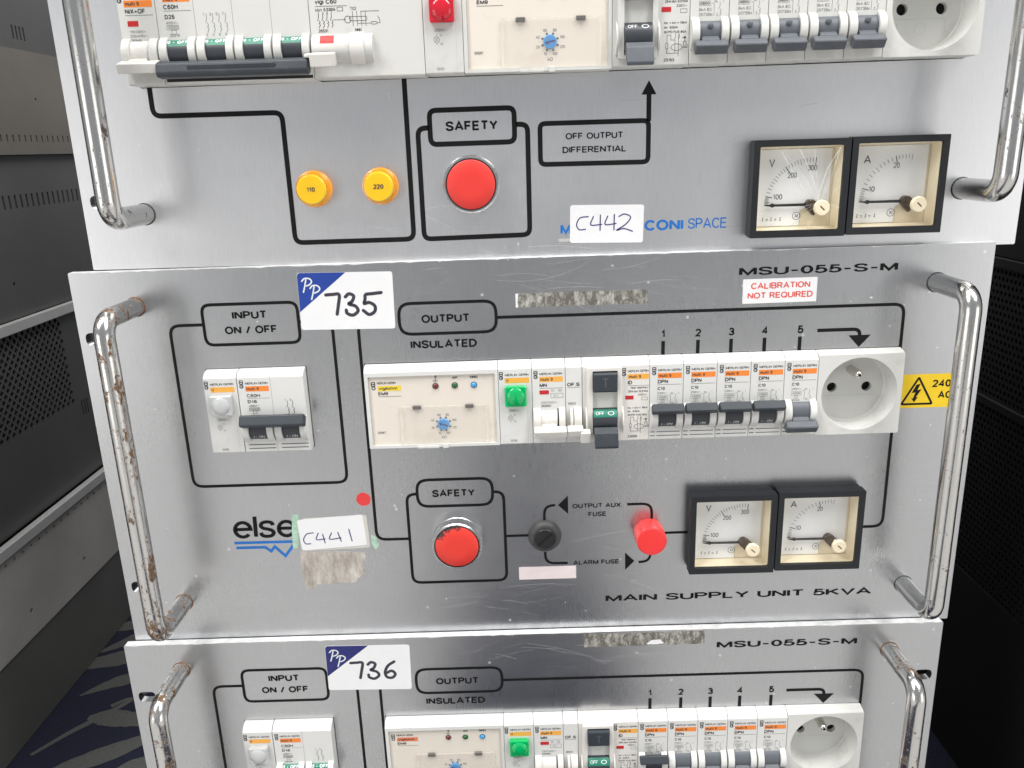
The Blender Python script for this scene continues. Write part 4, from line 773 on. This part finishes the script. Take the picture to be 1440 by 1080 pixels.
def make_unit(name, label, tx, ty, tz, roll, h, holes, mat, chassis_y0, chassis_y1):
    root = bpy.data.objects.new(name, None); col.objects.link(root); root.location = W3(tx, ty, tz); root.rotation_euler.y = -roll
    tag(root, label, 'power supply', 'rack power supply units in the stack')
    m = MB(); m.slab(rrect(0, 0, PW, h, .7, 2), -4.9, 0, holes); m.build('front_panel', mat, root, bevel=.45, seg=2)
    m = MB(); m.box(20, PW-20, chassis_y0, chassis_y1, -380, -24); m.slab([(20, chassis_y0), (PW-20, chassis_y0), (PW-20, chassis_y1), (20, chassis_y1)], -24, -4.95, [[(23, chassis_y0+3), (PW-23, chassis_y0+3), (PW-23, chassis_y1-3), (23, chassis_y1-3)]]); m.build('chassis', 'chassis_dark', root)
    ew = MB(); rnd = random.Random(int(tx*7+ty)); low = []; xx = .6      # chipped upper edge, ceiling reflection painted on in pale colour
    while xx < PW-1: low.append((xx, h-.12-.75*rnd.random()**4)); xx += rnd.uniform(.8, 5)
    low.append((PW-.6, h-.2)); ew.slab(low+[(PW-.6, h+.04), (.6, h+.04)], -4.6, .03); ew.build('edge_sheen_chips', 'edge_sheen_chips', root)
    return root
def slot(x, y): return rrect(x-5.2, y-3.4, x+5.2, y+3.4, 3.4, 5)
YS = 120.6
def supply_unit(tx, ty, tz, roll, label, upper_labels, on_states, c60_on, handles, mat, monlab):
    holes = [slot(8.4, 185.4), slot(474.4, 185.4), slot(8.4, 36.6), slot(474.4, 36.6), [(150.8, 120.2), (438.2, 120.2), (438.2, 167.), (150.8, 167.)], [(64.8, 120.4), (119.6, 120.4), (119.6, 167.), (64.8, 167.)],
             [(329, 42), (373, 42), (373, 84), (329, 84)], [(377.4, 42), (421, 42), (421, 84), (377.4, 84)]]
    u = make_unit('power_supply_unit', label, tx, ty, tz, roll, PH, holes, mat, 1., PH-1.)
    # printed mimic diagram
    printed(u, [(67.3, 180), (118, 180), (118, 201.8), (67.3, 201.8)], 1.7, 5., True); printed(u, [(66.6, 191.2), (49, 191.2), (49, 98.6), (135.7, 98.6), (135.7, 191.2), (118.8, 191.2)], 1.7, 6.)
    word(u, 'INPUT', 83, 101.6, 193.6, 4.3); word(u, 'ON / OFF', 78.2, 106.3, 185.6, 4.3)
    printed(u, [(171.5, 182.4), (223, 182.4), (223, 199), (171.5, 199)], 1.7, 7., True); word(u, 'OUTPUT', 183.3, 209, 188.2, 4.5); word(u, 'INSULATED', 176.6, 212.2, 174.4, 4.5)
    printed(u, [(164, 190.6), (149.4, 190.6), (149.4, 62.4), (167.6, 62.4)], 1.7, 6.); printed(u, [(223.8, 190), (438.6, 190), (438.6, 61.4), (424, 61.4)], 1.7, 6.)
    printed(u, [(174.4, 82.2), (217, 82.2), (217, 98.4), (174.4, 98.4)], 1.7, 7., True); word(u, 'SAFETY', 182.8, 207, 87.8, 4.4)
    printed(u, [(173.6, 90), (168.3, 90), (168.3, 34), (223.2, 34), (223.2, 90), (217.8, 90)], 1.7, 5.5)
    printed(u, [(224, 62.3), (236.6, 62.3)], 1.55); printed(u, [(245.9, 71), (245.9, 80.6), (252.2, 80.6)], 1.5, 6.); printed(u, [(293, 79.8), (307, 79.8), (307, 70)], 1.5, 6.)
    printed(u, [(245.9, 51.5), (245.9, 44), (258.8, 44)], 1.5, 6.); printed(u, [(299.8, 43.2), (306.6, 43.2), (306.6, 53)], 1.5, 6.); printed(u, [(313.6, 61.3), (328.6, 61.3)], 1.5)
    for tri in ([(253.8, 80.6), (259.5, 74.9), (259.5, 86.3)], [(297.3, 43.9), (292., 49.5), (292., 38.3)], [(410.3, 174), (416.3, 167.4), (422.2, 174)]):
        m = MB(); a = sum(tri[i-1][0]*tri[i][1]-tri[i][0]*tri[i-1][1] for i in range(3)); m.flat(tri if a > 0 else tri[::-1], ZP+.02); m.build('printed_arrowhead', 'black_ink', u)
    printed(u, [(393.6, 177.2), (416.3, 177.2), (416.3, 173.5)], 1.9, 4.)
    word(u, 'OUTPUT AUX.', 261.9, 290.3, 78.3, 2.75, bold=.016); word(u, 'FUSE', 271, 281.2, 73., 2.8, bold=.016); word(u, 'ALARM FUSE', 262, 288.6, 42.6, 2.8, bold=.016)
    word(u, 'MAIN SUPPLY UNIT 5KVA', 280.6, 436.2, 17.9, 4.3, bold=.012); word(u, 'MSU-055-S-M', 350.6, 433.2, 207.9, 4.3, bold=.014)
    for i, xx in enumerate((311.7, 330.3, 348., 365.8, 384.6)):
        printed(u, [(xx, 166.2), (xx, 174.2)], 1.95, name='printed_tick'); m = MB(); m.text('12345'[i], xx, 176., 4.3, None, ZP+.03, .022, 'c'); m.build('lettering', 'black_ink', u, label='printed number '+'12345'[i])
    # input pair
    lamp_module(u, 65.2, YS, 0, 'lens_clear', 'white indicator module with clear lens', '15196')
    double_pole(u, 83.3, YS, 0, c60_on, 'double-pole breaker, levers tied by one dark bar')
    # output row
    x = 151.3; monitor(u, x, YS, 0, monlab, 'wide insulation monitor with cream face and clear hinged window'); x += 71.6
    lamp_module(u, x, YS, 0, 'lens_green', 'indicator module with square green lens', '15198'); x += 17.9
    release_module(u, x, YS, 0, 'white release module marked MN'); x += 17.9
    aux_switch(u, x, YS, 0, 'narrow white auxiliary switch marked OF.S'); x += 9.
    residual_switch(u, x, YS, 0, 'residual current switch with dark T button and lever'); x += 36.
    for i in range(5): breaker(u, x, YS, 0, on_states[i], 'single breaker under printed number %d' % (i+1)); x += 17.9
    socket(u, x, YS, 0, 'white round mains socket with steel earth pin')
    push_button(u, 196, 61.2, 'round red safety push button in chrome ring', True); fuse_holder(u, 245.9, 62.); pilot_lamp(u, 305.4, 62.)
    meter(u, 326.9, 39.6, 'V', 'square black-framed voltmeter', vticks(), rot=-.004); meter(u, 375.3, 40.4, 'A', 'square black-framed ammeter', aticks(), rot=-.004)
    for (hx, y0, y1, hm, hz, hl_) in handles: handle(u, hx, y0, y1, hm, hl_, hz)
    return u
u2 = supply_unit(0, 0, 0, 0, 'middle aluminium supply unit tagged 735 with yellow 240 volt sticker', None, (1, 1, 1, 1, 0), True,
    ((32.6, 25.5, 202., 'chrome_rusty', 37., 'rust-spotted chrome handle beside the input switch'), (454.2, 24., 201., 'chrome_worn', 35., 'worn chrome handle over the yellow sticker')), 'aluminium', 'yellow_label')
asset_tag(u2, 119.2, 186.7, '735', 'white asset sticker with blue corner numbered 735', 'sticker_blue')
t = sticker(u2, 353., 192.9, 391.8, 205.8, 'sticker_white', 'calibration_sticker', 'white sticker with red words calibration not required', .3, rot=.004)
m = MB(); m.text('CALIBRATION', 4.2, 7.6, 3.3, 35.2, .16, .014); m.text('NOT REQUIRED', 2.6, 2.5, 3.3, 36.8, .16, .014); m.build('lettering', 'red_print', t)
t = sticker(u2, 436., 132.1, 472.6, 151.1, 'sticker_yellow', 'voltage_sticker', 'yellow 240 AC warning sticker with lightning triangle', .3)
m = MB(); m.ribbon(fillet([(6.2, 2.2), (22.8, 2.2), (14.4, 17.2)], .8, True, 3), 1.15, .17, True); m.flat([(13.4, 13.2), (11.2, 8.4), (13.3, 8.9), (12.2, 5.3), (11.2, 5.6), (13.0, 3.2), (14.9, 6.2), (13.7, 5.9), (16.4, 10.6), (14.2, 10.1), (15.6, 13.6)][::-1][::-1], .17); m.build('hazard_symbol', 'black_ink', t)
m = MB(); m.text('240V', 21.9, 11.5, 4.2, 36.2, .17, .02); m.text('AC', 25.6, 5.0, 4.2, 33.2, .17, .02); m.build('lettering', 'black_ink', t)
sticker(u2, 233.6, 194.9, 303.1, 202.4, 'scraped_label', 'scraped_label', 'strip of scraped-off silver label', .3, .1)
m = MB(); m.slab([(0, 0), (1.3, .2), (1., 3), (1.4, 7.4), (0, 7.5)], .05, .2); m.build('paper_scrap', 'sticker_white', u2, (233.6, 194.9, 0))
m = MB(); rr = [(4.05*(1+random.uniform(-.05, .04))*math.cos(a*.2618), 4.05*(1+random.uniform(-.05, .04))*math.sin(a*.2618)) for a in range(24)]; m.slab(rr, .01, .14); m.build('dot_sticker', 'dot_red', u2, (143.8, 87.8, 0), label='small round red dot sticker')
sticker(u2, 230.4, 34, 263.6, 42, 'pink_tape', 'blank_label', 'blank pale pink strip of tape', .2, .16)
# printed logo half hidden by stickers
m = MB(); m.text('else', 67.2, 65.6, 14.6, 103.6, ZP+.02, weight=.135, spacing=.55); m.v = [(a+(b-65.6)*.04, b, c) for a, b, c in m.v]; m.build('logo_lettering', 'black_ink', u2, label='black lower-case logo letters else')
printed(u2, [(67.2, 62.9), (103, 62.8)], 1.65, mat='blue_ink', name='logo_bar'); printed(u2, [(67.9, 59.8), (84.8, 59.7), (87.8, 57.1), (90.2, 60.), (95.7, 53.8), (100.9, 60.4)], 1.65, mat='blue_ink', name='logo_bar')
for P in ([(100.6, 58.4), (103.6, 58.6), (104.6, 66), (106., 79.4), (102.2, 79.8), (101., 68)], [(146.4, 65.8), (149.2, 63.4), (150.3, 59), (148.2, 55.8), (146., 61)]):
    m = MB(); m.slab(P, .02, .17); m.build('tape_residue', 'green_residue', u2, label='pale green tape residue')
sticker(u2, 107.8, 56.6, 145.2, 77., 'old_sticker', 'old_sticker', 'older grey-white sticker under the C441 sticker', 1.6, .16, .03)
P = [(104.4, 40), (104, 52), (105, 56.4), (120, 55.8), (133, 55.4), (141.6, 54.2), (142.2, 52), (140, 47.6), (141., 43), (139.6, 39.4), (136.6, 38.4), (134.8, 35.2), (125, 35.4), (112, 34.8), (105.4, 35.6)]
m = MB(); m.slab(P, .02, .16); m.slab([(105.4, 31.6), (110.6, 31.8), (112, 34.9), (105, 35.2)], .02, .13); m.build('torn_label', 'torn_paper', u2, label='torn dirty paper label below the C441 sticker')
t = sticker(u2, 105.8, 57., 143.6, 76.2, 'sticker_white', 'number_sticker', 'white sticker handwritten C441', 1.6, .3, .062)
pen(t, [[(8.2, 10.6), (4.4, 10.2), (2., 7.), (2.8, 4.2), (5.6, 3.9)], [(11., 10.2), (9.4, 6.2), (14.4, 6.2)], [(13.4, 9.2), (14., 3.6)], [(18.6, 9.6), (17., 5.8), (23.6, 6.)], [(22.2, 9.6), (23.4, 3.8)], [(28.8, 11.), (29.6, 3.4)]], .6, 'pen_ink', .36, label='handwritten C441')
# ------------------------------------------------------------------ lower unit (same model)
u3 = supply_unit(-4.8, -220.2, 5.3, .0009, 'lowest aluminium supply unit tagged 736 standing on the carpet', None, (1, 0, 0, 0, 0), False,
    ((31.9, 25., 203.4, 'chrome_rusty', 36., 'rust-spotted chrome handle beside the input switch'), (452.6, 25., 203.2, 'chrome_rusty', 36., 'rusty chrome handle beside the socket')), 'aluminium', 'red_orange_label')
asset_tag(u3, 118.6, 186.6, '736', 'white asset sticker with navy corner numbered 736', 'sticker_navy')
m = MB(); m.slab([(272.4, 211), (343.4, 211), (343.2, 219.8), (330, 220), (300, 219.6), (272.2, 220)], .02, .12); m.build('scraped_label', 'scraped_label', u3, label='strip of scraped-off silver label')
m = MB(); m.slab([(309, 212), (312, 214.4), (317, 214.8), (319.6, 212.2), (314, 211.6)], .1, .25); m.build('paper_scrap', 'sticker_white', u3)
for fx in (60, 420):
    for fz in (-40, -340):
        m = MB(); m.lathe(0, 0, [(9, 0), (9, 6)], 16); o = m.build('foot', 'bezel_black', u3); o.rotation_euler.x = 0; o.location = L3(fx, 1., fz)
        for v in o.data.vertices: v.co = Vector((v.co.x, v.co.z, v.co.y*6.1/6))
def scuffs(root, seed, n, boxes):
    """fine scratches and chips knocked into the panel face"""
    rnd = random.Random(seed); m = MB(); c = MB()
    for i in range(n):
        x0, y0, x1, y1 = boxes[i % len(boxes)]; x, y = rnd.uniform(x0, x1), rnd.uniform(y0, y1); a = rnd.uniform(-.5, .35); l = rnd.uniform(4, 30)*(1 if i % 3 else 1.8); k_ = rnd.uniform(-.25, .25)
        pts = [(x+l*t*math.cos(a+k_*t), y+l*t*math.sin(a+k_*t)) for t in (0, .35, .7, 1)]
        pts = [(px_, min(max(py_, 1), PH-1.2)) for px_, py_ in pts]
        m.ribbon(catmull(pts, 4), rnd.choice((.07, .1, .14)), .03+.001*i)
        if i % 2 == 0:
            r = rnd.uniform(.25, .8); x, y = rnd.uniform(15, PW-15), rnd.uniform(6, PH-6)
            c.flat([(x+r*rnd.uniform(.5, 1.3)*math.cos(j*.9), y+r*rnd.uniform(.4, 1.)*math.sin(j*.9)) for j in range(7)], .035+.001*i)
    for b_, nm, mt in ((m, 'scratches', 'scratch_pale'), (c, 'chips', 'edge_sheen_chips')):
        o = b_.build(nm, mt, root); o['kind'] = 'stuff'
scuffs(u2, 3, 46, [(215, 200, 330, 219), (160, 205, 300, 219), (180, 10, 240, 32), (225, 90, 320, 118), (250, 25, 300, 60)])
scuffs(u3, 5, 24, [(190, 200, 330, 216), (170, 196, 380, 216)])
# ------------------------------------------------------------------ upper unit (another model)
YT = 89.4; ZT = 7.2; HT = 266.
holes = [slot(9.4, 34.6), slot(473.2, 34.6), slot(9.4, 231), slot(473.2, 231), [(39, 89), (444.6, 91.4), (444.6, 139), (39, 136.6)], [(344, 11), (387, 11), (387, 52), (344, 52)], [(392, 11.4), (435, 11.4), (435, 52), (392, 52)]]
u1 = make_unit('power_supply_unit', 'uppermost pale supply unit with amber lamps and cracked voltmeter', 11.9, 221.7, -3.9, -.0055, HT, holes, 'aluminium_satin', -.6, HT-1)
printed(u1, [(43.2, 90), (43.2, 75.8), (107.6, 75.8), (107.9, 11.2), (169.8, 11.4), (169.7, 90)], 2.5, 4.5)
printed(u1, [(181.2, 58.3), (223.6, 58.5), (223.6, 74.8), (181.2, 74.6)], 2.5, 3.6, True); word(u1, 'SAFETY', 189, 215.3, 64.5, 4.7)
printed(u1, [(180.6, 66.4), (175, 66.2), (175.2, 11.2), (230.2, 12), (230.2, 66.8), (224.4, 66.8)], 2.5, 4.)
printed(u1, [(236.4, 47.), (290.9, 46.8), (290.9, 66.8), (236.4, 66.8)], 2.4, 3., True); printed(u1, [(290.9, 66.5), (290.8, 79.4)], 2.4)
m = MB(); m.flat([(287.1, 79.1), (294.5, 79.1), (290.7, 85.8)], ZP+.02); m.build('printed_arrowhead', 'black_ink', u1)
word(u1, 'OFF OUTPUT', 249.2, 278.2, 58.8, 3.1, bold=.014); word(u1, 'DIFFERENTIAL', 247.6, 279.9, 52.2, 3.1, bold=.014)
word(u1, 'M', 246.1, 251.6, 11.6, 5.2, 'blue_ink', .02); word(u1, 'CONI', 289.6, 309.8, 12.2, 5.5, 'blue_ink', .02); word(u1, 'SPACE', 312.1, 332.2, 12.6, 5.4, 'blue_ink', .0)
printed(u1, [(245, 8.6), (251, 8.7)], 1.6, mat='engraved_grey')
t = sticker(u1, 250.9, 7.1, 288.9, 26.4, 'sticker_white', 'number_sticker', 'white sticker handwritten C442', 1.6, .2, -.02)
pen(t, [[(9.4, 13.4), (5.2, 12.8), (3.4, 9.4), (4.8, 6.8), (8., 7.)], [(12., 13.4), (10.8, 9.2), (16.4, 9.4)], [(15.6, 14.2), (15.6, 6.4)], [(19.4, 13.6), (18.2, 9.4), (23.8, 9.8)], [(22.8, 14.4), (22.8, 6.6)], [(25.2, 13.4), (28., 14.6), (31.2, 13.), (28.8, 9.4), (24.2, 6.4), (28, 7.2), (32.4, 5.8)]], .6, 'pen_ink', .26, label='handwritten C442')
amber_lamp(u1, 120.6, 38.3, '110', 'round amber indicator lamp marked 110'); amber_lamp(u1, 154.6, 38.8, '220', 'round amber indicator lamp marked 220')
push_button(u1, 201., 38.4, 'round bright red push button in chrome ring', False, 7.)
meter(u1, 341.6, 7.8, 'V', 'square black-framed voltmeter with cracked glass', vticks(), True); meter(u1, 390.1, 8.2, 'A', 'square black-framed ammeter', aticks())
handle(u1, 31.4, 28., 236., 'chrome_worn', 'long chrome handle beside the four-pole breaker', 37., 5.3); handle(u1, 451.6, 29.2, 236., 'chrome_worn', 'long chrome handle beside the socket', 37., 5.3)
x = 39.3; sl_ = .0065
def yt(x): return YT+(x-39)*sl_
trip_unit(u1, x, yt(x), ZT, 'white release module with lever marked NiX+OF'); x += 17.8
four_pole(u1, x, yt(x), ZT, 'four-pole breaker with long dark tie bar'); x += 71.7
leakage_unit(u1, x, yt(x), ZT, 'earth leakage unit with white test button'); x += 53.2
lamp_module(u1, x, yt(x), ZT, 'lens_red', 'indicator module with square red lens', '15107', 18.5, old=True); x += 18.5
monitor(u1, x, yt(x), ZT, 'yellow_label', 'wide insulation monitor with cream face and blue dial', 70.3, old=True); x += 70.3
residual_switch(u1, x, yt(x), ZT, 'residual current switch with grey lever and red flag', 36.3, old=True); x += 36.3
for i in range(5): breaker(u1, x, yt(x), ZT, False, 'older breaker with ribbed grey lever', 18.3, old=True); x += 18.3
socket(u1, x, yt(x), ZT, 'white round mains socket', 46., old=True)
scuffs(u1, 9, 14, [(120, 2, 240, 60), (240, 2, 400, 80)])
print('objects', len(bpy.data.objects), 'tris', sum(len(p.vertices)-2 for me in bpy.data.meshes for p in me.polygons))
